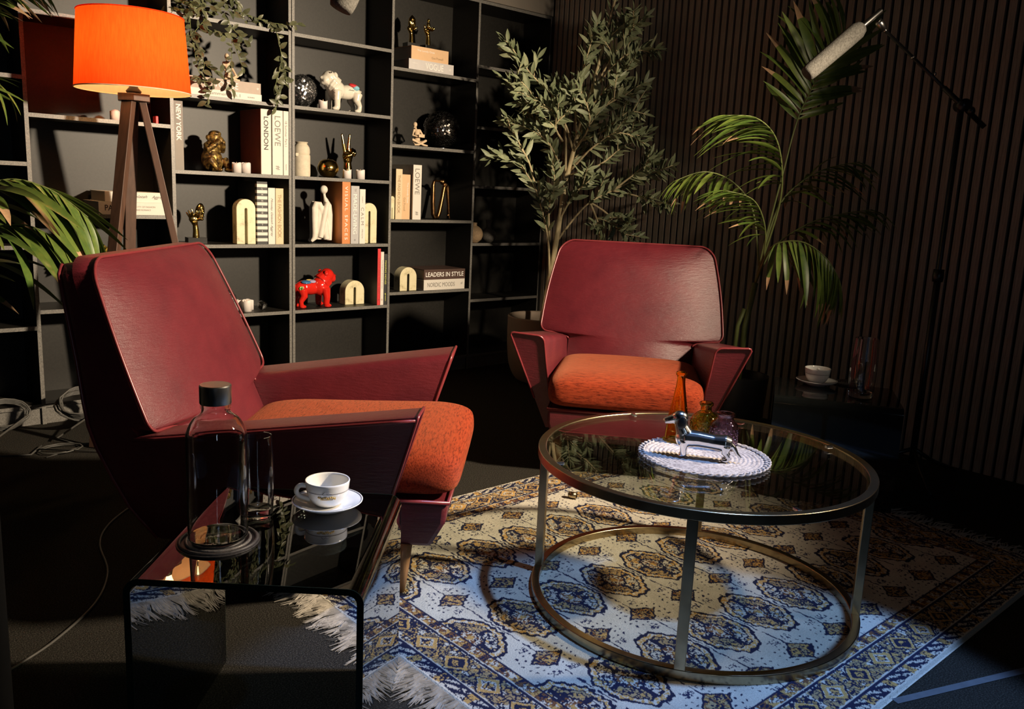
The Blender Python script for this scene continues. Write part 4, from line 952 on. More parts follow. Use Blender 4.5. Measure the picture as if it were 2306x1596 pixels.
def stand():
    bx, by = 3.575, 1.400
    root = tag(empty('microphone_stand', (bx, by, 0)), 'black boom microphone stand in front of the slatted wall', 'stand')
    O = Vector((bx, by, 0))
    MB().tube([(0, 0, 0.10), (0, 0, 1.50)], 0.0095, 12).build('pole', M_blackmetal, root, True)
    MB().tube([(0, 0, 0.06), (0, 0, 0.85)], 0.0135, 12).build('outer_pole', M_blackmetal, root, True)
    MB().lathe([(0.0005, 0.83), (0.020, 0.83), (0.022, 0.85), (0.020, 0.88), (0.0005, 0.88)], 16).build('height_clutch', M_blackmetal, root, True)
    for a in (100, 220, 340):
        d = Vector((math.cos(R_(a)), math.sin(R_(a)), 0)); MB().tube([d * 0.01 + Vector((0, 0, 0.12)), d * 0.12 + Vector((0, 0, 0.06)), d * 0.26 + Vector((0, 0, 0.010))], 0.009, 8).build('leg', M_blackmetal, root, True)
    tipp = Vector((3.385, 1.672, 1.812)) - O; cl = Vector((0.0, 0.0, 1.52)); dr = (tipp - cl).normalized()
    MB().tube([cl - dr * 0.12, tipp], 0.0065, 10).build('boom_arm', M_blackmetal, root, True)
    MB().tube([cl - dr * 0.12, cl + dr * 0.10], 0.010, 10).build('boom_sleeve', M_blackmetal, root, True)
    MB().tube([cl + Vector((-0.02, -0.02, 0)), cl + Vector((0.02, 0.02, 0))], 0.024, 14).build('clutch', M_blackmetal, root, True)
    MB().tube([cl + Vector((-0.02, -0.045, -0.02)), cl + Vector((-0.045, -0.055, -0.03))], 0.013, 10).build('knob', M_blackmetal, root, True)
    MB().tube([cl + dr * 0.15 + Vector((0, 0, 0.012)), cl + dr * 0.15 + Vector((0, 0, 0.022))], 0.006, 8).build('knob', M_chrome, root, True)
    for t in (0.02, 0.17): MB().tube([tipp - dr * t, tipp - dr * (t + 0.007)], 0.0078, 10).build('collar', M_steel, root, True)
    MB().tube([tipp - dr * 0.02, tipp + Vector((-0.005, 0.004, 0.012)), tipp + Vector((-0.014, 0.008, 0.018))], [0.012, 0.017, 0.014], 10).build('mic_clip', M_steel, root, True)
stand()
def cable(name, pts, r, label, cat='cable', m=None, group=None, n=6):
    return tag(MB().tube(curve(pts, 5), r, n).build(name, m or M_cable, None, True), label, cat, group)
cable('cable', [(0.25, 1.95, 0.004), (0.365, 2.019, 0.004), (0.46, 2.088, 0.004), (0.582, 2.219, 0.004), (0.662, 2.387, 0.004), (0.698, 2.584, 0.004), (0.754, 2.712, 0.004), (0.852, 2.828, 0.004), (1.0, 2.95, 0.004), (1.1, 3.2, 0.004)], 0.0035, 'thin dark cable snaking over the carpet beside the armchair')
def coil(cx, cy, z, rx, label, seed, loops=7):
    rr = random.Random(seed); pts = []
    n = loops * 18
    for i in range(n):
        a = 2 * math.pi * i / 18; k_ = rx * (0.80 + 0.2 * math.sin(i * 0.37) + rr.uniform(-0.03, 0.03)); pts.append((cx + k_ * math.cos(a), cy + k_ * 0.5 * math.sin(a) * 0.8, z + 0.05 + 0.10 * (0.5 + 0.5 * math.sin(a)) + 0.006 * (i // 18)))
    pts += [(cx - rx, cy - 0.12, 0.02), (cx - rx * 0.6, cy - 0.2, 0.006), (cx + rx * 0.4, cy - 0.25, 0.006), (cx + rx, cy - 0.15, 0.006)]
    return tag(MB().tube(pts, 0.0042, 6).build('cable_coil', M_cable, None, True), label, 'cable', 'coiled cables by the bookcase base')
coil(1.000, 3.86, 0.006, 0.135, 'grey cable coil on the floor behind the side-facing armchair', 2)
coil(0.70, 3.86, 0.006, 0.10, 'small grey cable coil on the floor below the palm at the left edge', 3, 4)
tag(MB().tube([(0.78, 3.55, 0.004)] + [(0.85 + 0.08 * math.cos(i * 0.6), 3.62 + 0.06 * math.sin(i * 0.6), 0.005 + 0.0006 * i) for i in range(16)] + [(1.05, 3.45, 0.004), (1.25, 3.3, 0.004)], 0.003, 6).build('cable', M_cable, None, True), 'loose loop of thin cable on the carpet in front of the coil', 'cable')
def post():
    root = tag(empty('black_post', (0.186, 1.262, 0)), 'black padded post at the left edge in the foreground', 'post')
    MB().lathe([(0.0005, 0.012), (0.030, 0.012), (0.031, 0.03), (0.031, 0.79), (0.028, 0.806), (0.018, 0.815), (0.0005, 0.818)], 20).build('upright', M_blackpad, root, True)
    MB().lathe([(0.0005, 0), (0.10, 0), (0.10, 0.008), (0.03, 0.014), (0.0005, 0.014)], 28).build('base', M_blackmetal, root, True)
post()
def tape():
    a, b = Vector((1.86, 0.692, 0)), Vector((2.45, 0.478, 0)); d = (b - a).normalized(); n = Vector((-d.y, d.x, 0)) * 0.010
    m = MB(); m.rings([[a + n, a - n, a - n + Vector((0, 0, 0.0015)), a + n + Vector((0, 0, 0.0015))], [b + n, b - n, b - n + Vector((0, 0, 0.0015)), b + n + Vector((0, 0, 0.0015))]])
    tag(m.build('floor_tape', M_tape), 'pale strip of tape on the carpet beyond the front edge of the rug', 'tape')
tape()
# ------------------------------------------------------------------ books
def book_up(label, x0, x1, z, h, dy, dep, m, texts=(), group='upright books on the shelves', board=None):
    # upright book, spine to the room; texts: (string, centre height, length, height, material, kwargs)
    cx = (x0 + x1) / 2; w = (x1 - x0) / 2; t = 0.0035
    root = tag(empty('book', (cx, YB + dy, z + 0.0004)), label, 'book', group)
    c = MB().box(-w, w, 0, t, 0, h); b_ = 1 if board else 0; c.box(-w, -w + t, t, dep, 0, h, b_); c.box(w - t, w, t, dep, 0, h, b_)
    cov = c.build('cover', [m, board] if board else m, root)
    MB().box(-w + t + 0.0002, w - t - 0.0002, t, dep - 0.004, 0.004, h - 0.004).build('pages', M_pages, root)
    for s in texts:
        tx, zc, L, H, mm = s[:5]; kw = s[5] if len(s) > 5 else {}
        text(tx, mm, cov, (kw.pop('dx', 0.0) if kw else 0.0, -0.0006, zc), L, H, True, **kw)
    return root
def book_flat(label, x0, x1, z, h, dy, dep, m, texts=(), rz=0.0, group='stacked books on the shelves', top=None):
    cx = (x0 + x1) / 2; w = (x1 - x0) / 2; t = 0.0035
    root = tag(empty('book', (cx, YB + dy, z + 0.0004), rz), label, 'book', group)
    c = MB().box(-w, w, 0, t, 0, h); c.box(-w, w, t, dep, 0, t); c.box(-w, w, t, dep, h - t, h)
    cov = c.build('cover', m, root)
    MB().box(-w + 0.004, w - 0.004, t, dep - 0.004, t + 0.0002, h - t - 0.0002).build('pages', M_pages, root)
    for s in texts:
        tx, xc, zc, L, H, mm = s[:6]; kw = s[6] if len(s) > 6 else {}
        text(tx, mm, cov, (xc, -0.0006, zc), L, H, False, **kw)
    return root
Z1, Z2, Z3, Z4, Z5 = ZA[1:6]
# bay with the lamp
book_flat('white book with bold black capitals, lower of two behind the lamp legs', 1.160, 1.456, ZB[2], 0.056, 0.003, 0.235, M_white,
          [('PARIS', -0.085, 0.030, 0.075, 0.026, M_ink, dict(bold=0.02)), ('CITY OF FASHION', 0.055, 0.036, 0.085, 0.0075, M_inkgrey), ('AND ROMANCE', 0.045, 0.022, 0.065, 0.0075, M_inkgrey)])
book_flat('white book with handwritten title, upper of two behind the lamp legs', 1.190, 1.458, ZB[2] + 0.0565, 0.045, 0.010, 0.220, M_white,
          [('Monday Gelatah', -0.025, 0.024, 0.150, 0.016, M_ink, dict(shear=0.5)), ('Aggrey', 0.097, 0.023, 0.055, 0.018, M_ink, dict(shear=0.5))])
# left bay, third row: the tall titles
book_up('grey book with white capitals leaning on the divider above the lamp leg', 1.5035, 1.545, Z3, 0.312, 0.004, 0.22, M_grey, [('NEW YORK', 0.215, 0.165, 0.023, M_inkwhite, dict(bold=0.025))])
lb = book_up('white book with brown side and bold dark capitals, beside the gilt monkey', 1.929, 1.982, Z3, 0.316, 0.002, 0.235, M_white, [('LONDON', 0.200, 0.160, 0.024, M_ink, dict(bold=0.015))])
MB().box(-0.0285, -0.0268, 0.0, 0.235, 0.001, 0.315).build('side_board', M_brown, lb)
book_up('white book with tall serif capitals and a square knot mark, beside the gilt monkey', 1.990, 2.046, Z3, 0.316, 0.003, 0.23, M_white, [('LOEWE', 0.215, 0.145, 0.032, M_inkgrey), ('#', 0.035, 0.022, 0.022, M_inkgrey)])
book_up('thin white book with small serif title against the double divider', 2.050, 2.077, Z3, 0.316, 0.003, 0.23, M_white, [('18 Summer Part.1', 0.205, 0.125, 0.012, M_inkgrey), ('ROHAN', 0.04, 0.028, 0.005, M_ink)])
# left bay, second row from top: magazines
book_flat('white book with serif title, lower of two under the seated figure', 1.555, 1.935, Z4, 0.031, 0.004, 0.225, M_white, [('18 Summer Part.1', -0.015, 0.0155, 0.190, 0.015, M_inkgrey), ('ROHAN', 0.135, 0.013, 0.033, 0.006, M_ink)])
book_flat('taupe book with large white serif capitals, upper of two under the seated figure', 1.570, 1.932, Z4 + 0.0315, 0.052, 0.006, 0.22, M_taupe, [('VOGUE', 0.005, 0.026, 0.120, 0.029, M_inkwhite), ('*', 0.165, 0.026, 0.012, 0.012, M_inkwhite)])
tag(MB().box(-0.022, 0.022, -0.05, 0.05, 0, 0.06).build('small_box', M_brown, None, False, (1.528, YB + 0.062, Z4 + 0.0003), bevel=0.003), 'small dark red box at the end of the magazines by the lamp shade', 'box')
# left bay, fourth row
def striped():
    x0, x1, z, h, dep = 1.905, 1.960, Z2, 0.312, 0.22
    root = book_up('book with a black and white striped spine beside the large marble arch', x0, x1, z, h, 0.004, dep, M_blackbook)
    for i in range(10):
        zz = h - 0.012 - i * 0.030
        MB().box(-0.0276, 0.0276, -0.0008, 0.02, zz - 0.0155, zz).build('white_stripe', M_white, root)
    for i, ch in enumerate('LMNSOTL'):
        if i < 7: text(ch, M_inkwhite, root, (0.0, -0.0014, h - 0.0345 - i * 0.030 - (0.03 if i > 4 else 0)), None, 0.008, False)
striped()
book_up('thin white book with handwritten title beside the striped book', 1.966, 2.003, Z2, 0.283, 0.006, 0.21, M_white, [('Monday Gelatah Aggrey', 0.135, 0.195, 0.014, M_ink, dict(shear=0.5))])
book_up('cream book with tan serif capitals beside the handwritten spine', 2.0065, 2.049, Z2, 0.282, 0.006, 0.21, M_cream, [('THE FASHION BOOK', 0.142, 0.220, 0.019, M_inkgold, dict(spacing=0.9))])
# middle bay
book_up('orange book with widely spaced white capitals beside the white seated figure', 2.391, 2.441, Z2, 0.331, 0.003, 0.235, M_orange, [('VISUAL SPACES', 0.165, 0.285, 0.017, M_inkwhite, dict(spacing=1.35))])
book_up('grey book with white capitals beside the orange book', 2.446, 2.497, Z2, 0.312, 0.004, 0.225, M_lgrey, [('MADE-LIVING', 0.160, 0.215, 0.023, M_inkwhite), ('o', 0.02, 0.009, 0.009, M_ink), ('TF', 0.290, 0.016, 0.012, M_inkgrey)])
book_up('slim white book with spaced serif capitals beside the grey book', 2.5005, 2.536, Z2, 0.296, 0.004, 0.22, M_white, [('CALM', 0.150, 0.095, 0.018, M_inkgrey, dict(spacing=1.4)), ('modern', 0.240, 0.036, 0.007, M_inkgrey, dict(shear=0.3)), ('lifestyle', 0.055, 0.052, 0.008, M_inkgrey, dict(shear=0.3))])
book_up('slim red paperback on the lowest filled shelf beside the divider', 2.622, 2.6415, Z1, 0.320, 0.004, 0.20, M_redbook, [('LUCKY LEAD TITLED PAST', 0.165, 0.20, 0.010, M_inkred), ('&', 0.03, 0.012, 0.010, M_inkred)], board=M_blackbook)
book_up('slim white paperback between the red and black spines', 2.643, 2.6635, Z1, 0.302, 0.004, 0.20, M_white, [("The Designer's Dictionary of Color", 0.175, 0.165, 0.007, M_ink), ('o', 0.03, 0.009, 0.009, M_inkred)])
book_up('slim black book with yellow-white lettering against the divider', 2.6655, 2.6860, Z1, 0.290, 0.004, 0.20, M_blackbook, [('MAKING MOVES', 0.185, 0.135, 0.010, M_inkyellow), ('green', 0.045, 0.045, 0.008, M_inkyellow)])
# right bay
ZC0, ZC1, ZC2, ZC3 = ZB[1:5]
book_flat('silvery book with pale serif capitals under the two gold sculptures', 2.800, 3.112, ZC3, 0.055, -0.002, 0.23, M_silver, [('VOGUE', 0.02, 0.028, 0.125, 0.034, M_inkwhite), ('edition', -0.115, 0.035, 0.035, 0.006, M_inkwhite), ('*', 0.13, 0.026, 0.015, 0.016, M_inkwhite)])
book_flat('peach book with white and brown title directly under the gold sculptures', 2.822, 3.080, ZC3 + 0.0555, 0.072, 0.008, 0.21, M_peach, [('The Lonely Ones', -0.03, 0.050, 0.120, 0.013, M_inkwhite), ('Gus Powell', 0.05, 0.022, 0.080, 0.013, M_inkgold)])
book_up('cream book with tan serif capitals behind the cut-off marble arch', 2.737, 2.780, ZC1, 0.280, 0.008, 0.20, M_cream, [('THE FASHION BOOK', 0.140, 0.215, 0.018, M_inkgold, dict(spacing=0.9))])
book_up('short peach book between the cream and white books', 2.786, 2.842, ZC1, 0.252, 0.018, 0.20, M_peach, [('The Lonely Ones', 0.150, 0.115, 0.013, M_inkwhite, dict(dx=0.010)), ('Gus Powell', 0.085, 0.075, 0.013, M_inkgold, dict(dx=-0.010))])
book_up('white book with tall serif capitals beside the bronze sculpture', 2.852, 2.910, ZC1, 0.309, 0.004, 0.22, M_white, [('LOEWE', 0.215, 0.145, 0.032, M_inkgrey), ('#', 0.035, 0.022, 0.022, M_inkgrey)])
book_up('dark book standing behind the peach and cream books', 2.744, 2.846, ZC1, 0.297, 0.222, 0.024, M_blackbook)
book_flat('white book with thin grey capitals, lower of two beside the small marble arch', 2.950, 3.258, ZC0, 0.062, 0.010, 0.22, M_white, [('NORDIC MOODS', -0.025, 0.031, 0.205, 0.026, M_inkgrey), ('al', 0.130, 0.036, 0.013, 0.015, M_inkgrey)])
book_flat('dark brown book with white serif capitals, upper of two beside the small marble arch', 2.950, 3.259, ZC0 + 0.0625, 0.060, 0.010, 0.22, M_dbrown, [('LEADERS IN STYLE', 0.0, 0.030, 0.285, 0.027, M_inkwhite, dict(bold=0.01))])
# ------------------------------------------------------------------ ornaments
def arch(label, x, z, w, h, dep, dy, rz=0.0, slot=0.13, slot_h=0.80):
    r = w / 2; n = 18; sr = w * slot / 2; sh = h * slot_h
    poly = [(-r, 0), (-sr, 0), (-sr, sh - sr)] + [(sr * math.cos(R_(180 - 180 * i / 8)), sh - sr + sr * math.sin(R_(180 - 180 * i / 8))) for i in range(1, 8)] + [(sr, sh - sr), (sr, 0), (r, 0)]
    poly += [(r * math.cos(R_(180 * i / n)), h - r + r * math.sin(R_(180 * i / n))) for i in range(n + 1)]
    o = MB().prism(poly, 0, dep).build('marble_arch', M_marble, None, False, (x, YB + dy, z + 0.0004), rz, bevel=0.002, auto=40)
    return tag(o, label, 'bookend', 'cream marble arch bookends')
arch('large cream marble arch beside the striped book', 1.853, Z2, 0.096, 0.223, 0.065, 0.018, R_(-6))
arch('tall cream marble arch half hidden behind the slim white book', 2.590, Z2, 0.096, 0.222, 0.065, 0.045)
arch('small cream marble arch beside the red bulldog', 2.525, Z1, 0.124, 0.135, 0.065, 0.085, 0, 0.12, 0.72)
arch('cream marble arch cut off by the divider beside the cream book', 2.718, ZC1 - 0.0, 0.030, 0.128, 0.06, 0.012, 0, 0.10, 0.5)
arch('small cream marble arch beside the dark brown book', 2.852, ZC0, 0.118, 0.138, 0.065, 0.030, 0, 0.13, 0.72)
def candle(label, x, dy, z, r=0.022, h=0.046, m=None):
    rr = random.Random(int(x * 1e4)); prof = [(0.0005, 0), (r, 0), (r, h * 0.92)]
    mb = MB(); n = 24; rg = []
    rg.append([(0.0005 * math.cos(2 * math.pi * j / n), 0.0005 * math.sin(2 * math.pi * j / n), 0) for j in range(n)])
    for rad, zz, wob in ((r, 0, 0), (r, h * 0.85, 0), (r, h, 0.004), (r * 0.85, h, 0.004), (r * 0.7, h * 0.86, 0), (0.0005, h * 0.84, 0)):
        rg.append([(rad * math.cos(2 * math.pi * j / n), rad * math.sin(2 * math.pi * j / n), zz + wob * math.sin(4 * math.pi * j / n + x * 9)) for j in range(n)])
    o = mb.rings(rg).build('candle', m or M_candle, None, True, (x, YB + dy, z + 0.0004)); tag(o, label, 'candle', 'small LED candles on the shelves')
    MB().lathe([(0.0005, 0), (0.002, 0), (0.0025, 0.008), (0.0005, 0.014)], 8, (0, 0, h * 0.84)).build('wick', M_cream, o, True)
candle('pale pink candle on the shelf behind the lamp block', 1.259, 0.05, ZB[3], 0.021, 0.042, M_pinkcup)
candle('white candle at the feet of the gilt monkey', 1.813, 0.030, Z3, 0.0225, 0.047)
candle('white candle against the brown book side', 1.861, 0.030, Z3, 0.0230, 0.049)
candle('rear white candle by the chair back, on the low shelf', 1.850, 0.120, Z1, 0.023, 0.052)
candle('front white candle of the low cluster beside the chair back', 1.874, 0.070, Z1, 0.024, 0.056)
candle('white candle nearest the crystal ball on the low shelf', 1.912, 0.125, Z1, 0.023, 0.050)
candle('white candle between the mirror ball and the white bulldog', 2.288, 0.030, Z4, 0.0225, 0.041)
candle('white candle left of the gold hand', 2.434, 0.028, Z3, 0.023, 0.045)
candle('white candle right of the gold hand', 2.517, 0.028, Z3, 0.024, 0.048)
tag(MB().box(-0.006, 0.006, -0.02, 0.02, 0, 0.035).build('small_box', M_redbook, None, False, (1.440, YB + 0.06, ZB[3] + 0.0003), bevel=0.002), 'tiny red box on the shelf at the right of the lamp legs', 'box')
def facet_ball(name, label, x, dy, z, r, m, cat='ornament', sub=2):
    bm = bmesh.new(); bmesh.ops.create_icosphere(bm, subdivisions=sub, radius=r); me = bpy.data.meshes.new(name); bm.to_mesh(me); bm.free(); me.materials.append(m)
    o = bpy.data.objects.new(name, me); COL.objects.link(o); o.location = (x, YB + dy, z + r * 1.0 + 0.0003); return tag(o, label, cat)
facet_ball('crystal_ball', 'faceted clear crystal ball at the end of the low candle shelf', 1.966, 0.085, Z1, 0.0255, M_crystal, 'ball')
facet_ball('crystal_ball', 'amber crystal ball half hidden behind the lamp leg', 1.322, 0.07, ZB[3], 0.026, M_amberball, 'ball')
def mirror_ball(label, x, dy, z, r, rows, m, name='mirror_ball', jitter=0.0, seed=1, stuff=True):
    rr = random.Random(seed); root = tag(empty(name, (x, YB + dy, z + r + 0.0005)), label, 'ball')
    MB().ell((0, 0, 0), (r * 0.985,) * 3, None, 32, 20).build('core', M_grout, root, True)
    mb = MB(); M0 = Euler((R_(18), R_(25), 0)).to_matrix()
    for i in range(rows):
        t0, t1 = math.pi * (i + 0.08) / rows, math.pi * (i + 0.92) / rows; n = max(3, int(2 * rows * math.sin((t0 + t1) / 2)))
        for j in range(n):
            p0, p1 = 2 * math.pi * (j + 0.06) / n, 2 * math.pi * (j + 0.94) / n; tl = [rr.uniform(-jitter, jitter) for _ in range(2)]
            q = [Vector((math.sin(t) * math.cos(p), math.sin(t) * math.sin(p), math.cos(t))) * (r * (1 + tl[0] * (k_ in (0, 1)) + tl[1] * (k_ in (1, 2)))) for k_, (t, p) in enumerate(((t0, p0), (t1, p0), (t1, p1), (t0, p1)))]
            mb.add([M0 @ v for v in q], [(0, 1, 2, 3)])
    o = mb.build('mirror_tiles', m, root); o['kind'] = 'stuff'
    return root
mirror_ball('silver mirror ball beside the white bulldog', 2.202, 0.105, Z4 + 0.008, 0.079, 26, M_mirror, jitter=0.05)
mirror_ball('small silver mirror ball half hidden by the chair back', 1.800, 0.150, Z1 + 0.003, 0.052, 18, M_mirror, jitter=0.03, seed=2)
sp = mirror_ball('large black mosaic glass sphere beside the reading figure', 3.125, 0.115, ZC2 + 0.006, 0.108, 34, M_blackmirror, 'mosaic_sphere', 0.02, 3)
MB().tube([(0.045 * math.cos(2 * math.pi * i / 32), 0.045 * math.sin(2 * math.pi * i / 32), -0.110) for i in range(32)], 0.004, 6, loop=True).build('base_ring', M_chrome, sp, True)
def bulldog(label, x, dy, z, m, flip, s=1.0):
    # faces -x unless flipped; length about 0.22 m
    b = MB()
    b.ell((0.035, 0, 0.108), (0.075, 0.040, 0.040), (0, -8, 0)); b.ell((-0.035, 0, 0.112), (0.050, 0.052, 0.052)); b.ell((0.088, 0, 0.100), (0.030, 0.036, 0.036))
    b.tube([(-0.045, 0, 0.135), (-0.072, 0, 0.160)], [0.050, 0.044], 14); b.ell((-0.080, 0, 0.172), (0.040, 0.042, 0.038)); b.ell((-0.104, 0, 0.164), (0.026, 0.032, 0.024))
    for s_ in (-1, 1):
        b.ell((-0.106, s_ * 0.016, 0.154), (0.020, 0.017, 0.020)); b.ell((-0.058, s_ * 0.036, 0.188), (0.012, 0.008, 0.017), (s_ * 30, 0, 20)); b.ell((-0.094, s_ * 0.018, 0.188), (0.014, 0.012, 0.010))
        b.tube([(-0.052, s_ * 0.040, 0.105), (-0.056, s_ * 0.046, 0.055), (-0.054, s_ * 0.044, 0.016)], [0.026, 0.019, 0.017], 12); b.ell((-0.062, s_ * 0.044, 0.010), (0.023, 0.017, 0.011))
        b.tube([(0.082, s_ * 0.026, 0.100), (0.076, s_ * 0.034, 0.062), (0.094, s_ * 0.034, 0.036), (0.090, s_ * 0.034, 0.012)], [0.031, 0.021, 0.014, 0.014], 12); b.ell((0.082, s_ * 0.034, 0.009), (0.021, 0.015, 0.010))
        for i in range(3): b.tube([(-0.070 + 0.012 * i, s_ * (0.044 + 0.003 * i), 0.160 - 0.010 * i), (-0.088 + 0.010 * i, s_ * (0.034 + 0.004 * i), 0.132 - 0.008 * i), (-0.086 + 0.010 * i, s_ * 0.012, 0.112 - 0.006 * i)], 0.006, 8)
    b.ell((-0.129, 0, 0.168), (0.007, 0.012, 0.008)); b.ell((-0.110, 0, 0.142), (0.020, 0.022, 0.012)); b.ell((0.116, 0, 0.118), (0.010, 0.008, 0.008))
    for p in list(range(len(b.v))):
        vx, vy, vz = b.v[p]; b.v[p] = (vx * s * (-1 if flip else 1), vy * s, vz * s)
    o = blob('bulldog_figurine', b, m, None, 0.0034, (x, YB + dy, z + 0.0008), 0, 3); return tag(o, label, 'figurine', 'glazed bulldog figurines')
bw = bulldog('glossy white bulldog figurine with a red and blue patch, beside the mirror ball', 2.428, 0.080, Z4, M_whiteglaze, False, 0.97)
MB().ell((0.060, -0.022, 0.139), (0.030, 0.022, 0.010), (20, 10, 0)).build('red_patch', M_redbook, bw, True)
MB().ell((0.068, -0.033, 0.127), (0.020, 0.012, 0.014), (40, 8, 0)).build('blue_patch', M_lblue, bw, True)
MB().tube([(0.022 + 0.006 * i, -0.0415, 0.112 + 0.003 * (i % 2)) for i in range(6)], 0.0012, 5).build('scribble', M_inkgrey, bw, True)
MB().ell((-0.088, -0.042, 0.190), (0.004, 0.004, 0.004)).build('eye', M_ink, bw, True)
for i in range(5): MB().tube([(-0.078 + 0.004 * i, -0.048, 0.095 - 0.016 * i), (-0.070 + 0.002 * i, -0.054, 0.088 - 0.016 * i), (-0.080 + 0.004 * i, -0.050, 0.082 - 0.016 * i)], 0.0012, 5).build('scribble', M_inkgrey, bw, True)
brd = bulldog('glossy red bulldog figurine with painted patches on the low shelf', 2.262, 0.080, Z1, M_redglaze, True, 1.0)
for p, r_, m_ in (((-0.055, -0.022, 0.140), (0.030, 0.020, 0.009), M_blueglaze), ((-0.020, -0.020, 0.143), (0.022, 0.018, 0.008), M_lilac), ((-0.030, -0.010, 0.149), (0.020, 0.012, 0.004), M_yellow)): MB().ell(p, r_, (15, 0, 0)).build('painted_patch', m_, brd, True)
MB().ell((-0.092, -0.036, 0.108), (0.012, 0.003, 0.012)).build('painted_dot', M_green, brd, True)
MB().ell((-0.092, -0.039, 0.108), (0.006, 0.002, 0.006)).build('painted_dot', M_ink, brd, True)
def monkey():
    b = MB()
    b.ell((0.0, 0.0, 0.060), (0.052, 0.048, 0.060)); b.ell((0.0, 0, 0.112), (0.040, 0.038, 0.040)); b.ell((0.006, -0.012, 0.160), (0.034, 0.034, 0.036)); b.ell((0.022, -0.030, 0.150), (0.022, 0.022, 0.020))
    b.ell((0.004, -0.018, 0.182), (0.030, 0.030, 0.016))
    for s_ in (-1, 1):
        b.ell((0.006 + s_ * 0.034, 0.0, 0.162), (0.008, 0.010, 0.013)); b.tube([(s_ * 0.036, 0.0, 0.128), (s_ * 0.052, -0.026, 0.105), (s_ * 0.032, -0.042, 0.125), (s_ * 0.012 + 0.012, -0.050, 0.150)], [0.017, 0.016, 0.014, 0.011], 10)
        b.tube([(s_ * 0.036, -0.005, 0.030), (s_ * 0.050, -0.045, 0.052), (s_ * 0.040, -0.060, 0.020)], [0.028, 0.022, 0.014], 10); b.ell((s_ * 0.036, -0.070, 0.010), (0.014, 0.024, 0.010))
    o = blob('monkey_figurine', b, M_gilt, None, 0.0032, (1.722, YB + 0.110, Z3 + 0.0008), R_(28), 2); tag(o, 'gilded crouching monkey figurine covering its mouth, beside the white candles', 'figurine')
monkey()
def plinth(parent, w, d, h): return MB().box(-w / 2, w / 2, -d / 2, d / 2, 0, h).build('plinth', M_blackstone, parent, bevel=0.001)
def fingers(b, base, dirs, r, out):
    for (bx, by, bz), (dx, dy_, dz), L in dirs:
        p = Vector((bx, by, bz)); d = Vector((dx, dy_, dz)).normalized(); b.tube([p, p + d * L * 0.5 + out * 0.004, p + d * L], [r, r * 0.9, r * 0.65], 8)
def hand_face(label, x, dy, z, rz, s=1.0, mode=0):
    root = tag(empty('hand_sculpture', (x, YB + dy, z + 0.0005), rz), label, 'sculpture', 'gold hand and face sculptures'); root.scale = (s * 1.15, s * 1.15, s)
    plinth(root, 0.075, 0.055, 0.028)
    b = MB(); b.tube([(0, 0, 0.026), (0, 0, 0.060), (-0.002, 0, 0.085), (-0.006, 0, 0.100)], [0.014, 0.012, 0.0105, 0.014], 12); b.ell((-0.010, 0, 0.112), (0.017, 0.011, 0.018))
    if mode == 0:       # hand cupping the side of a half face
        fingers(b, None, [((-0.018, -0.004, 0.120), (-0.35, 0, 1), 0.034), ((-0.012, -0.008, 0.124), (-0.15, -0.1, 1), 0.036), ((-0.004, -0.010, 0.124), (0.15, -0.2, 1), 0.030), ((-0.020, 0.006, 0.116), (-0.5, 0.2, 1), 0.030), ((0.002, -0.006, 0.108), (0.9, -0.2, 0.5), 0.026)], 0.0048, Vector((0, -0.5, 0)))
        b.ell((0.016, 0.0, 0.145), (0.019, 0.015, 0.042), (0, 8, 0)); b.ell((0.026, -0.012, 0.142), (0.005, 0.008, 0.010)); b.ell((0.026, -0.010, 0.124), (0.007, 0.006, 0.004)); b.ell((0.022, -0.006, 0.112), (0.008, 0.008, 0.007)); b.ell((0.020, -0.008, 0.156), (0.014, 0.008, 0.004))
    elif mode == 1:     # hand over a masked face with a pointed crown
        b.ell((0.004, 0.004, 0.145), (0.022, 0.018, 0.034)); b.tube([(0.004, 0.004, 0.165), (0.004, 0.004, 0.178), (0.004, 0.004, 0.194)], [0.021, 0.015, 0.002], 12)
        fingers(b, None, [((-0.012 + 0.007 * i, -0.014, 0.116), (-0.35 + 0.05 * i, -0.25, 1), 0.040 - 0.003 * i) for i in range(4)] + [((0.010, -0.010, 0.108), (0.7, -0.3, 0.8), 0.026)], 0.0046, Vector((0, -0.5, 0)))
    else:               # fist holding a small figure
        fingers(b, None, [((-0.018 + 0.010 * i, -0.012, 0.112), (-0.2 + 0.15 * i, -0.6, 0.7), 0.024) for i in range(4)] + [((0.006, -0.008, 0.112), (0.8, -0.2, 1), 0.030), ((-0.024, 0, 0.114), (-0.4, -0.2, 1), 0.028)], 0.0055, Vector((0, -1, 0)))
        b.ell((-0.004, -0.004, 0.142), (0.010, 0.009, 0.020)); b.ell((-0.004, -0.004, 0.168), (0.008, 0.008, 0.011)); b.tube([(-0.012, 0, 0.148), (-0.004, -0.012, 0.134), (0.006, -0.004, 0.146)], 0.004, 8)
    blob('hand', b, M_gold, root, 0.0022, None, 0, 2)
hand_face('gold hand cupping a face on a black plinth above the side-facing chair', 1.625, 0.085, Z2, R_(-8), 1.05, 0)
hand_face('gold hand covering a pointed face, left of the pair on the peach book', 2.884, 0.10, ZC3 + 0.128, R_(-5), 0.92, 1)
hand_face('gold fist holding a tiny figure, right of the pair on the peach book', 3.000, 0.10, ZC3 + 0.128, R_(5), 0.98, 2)
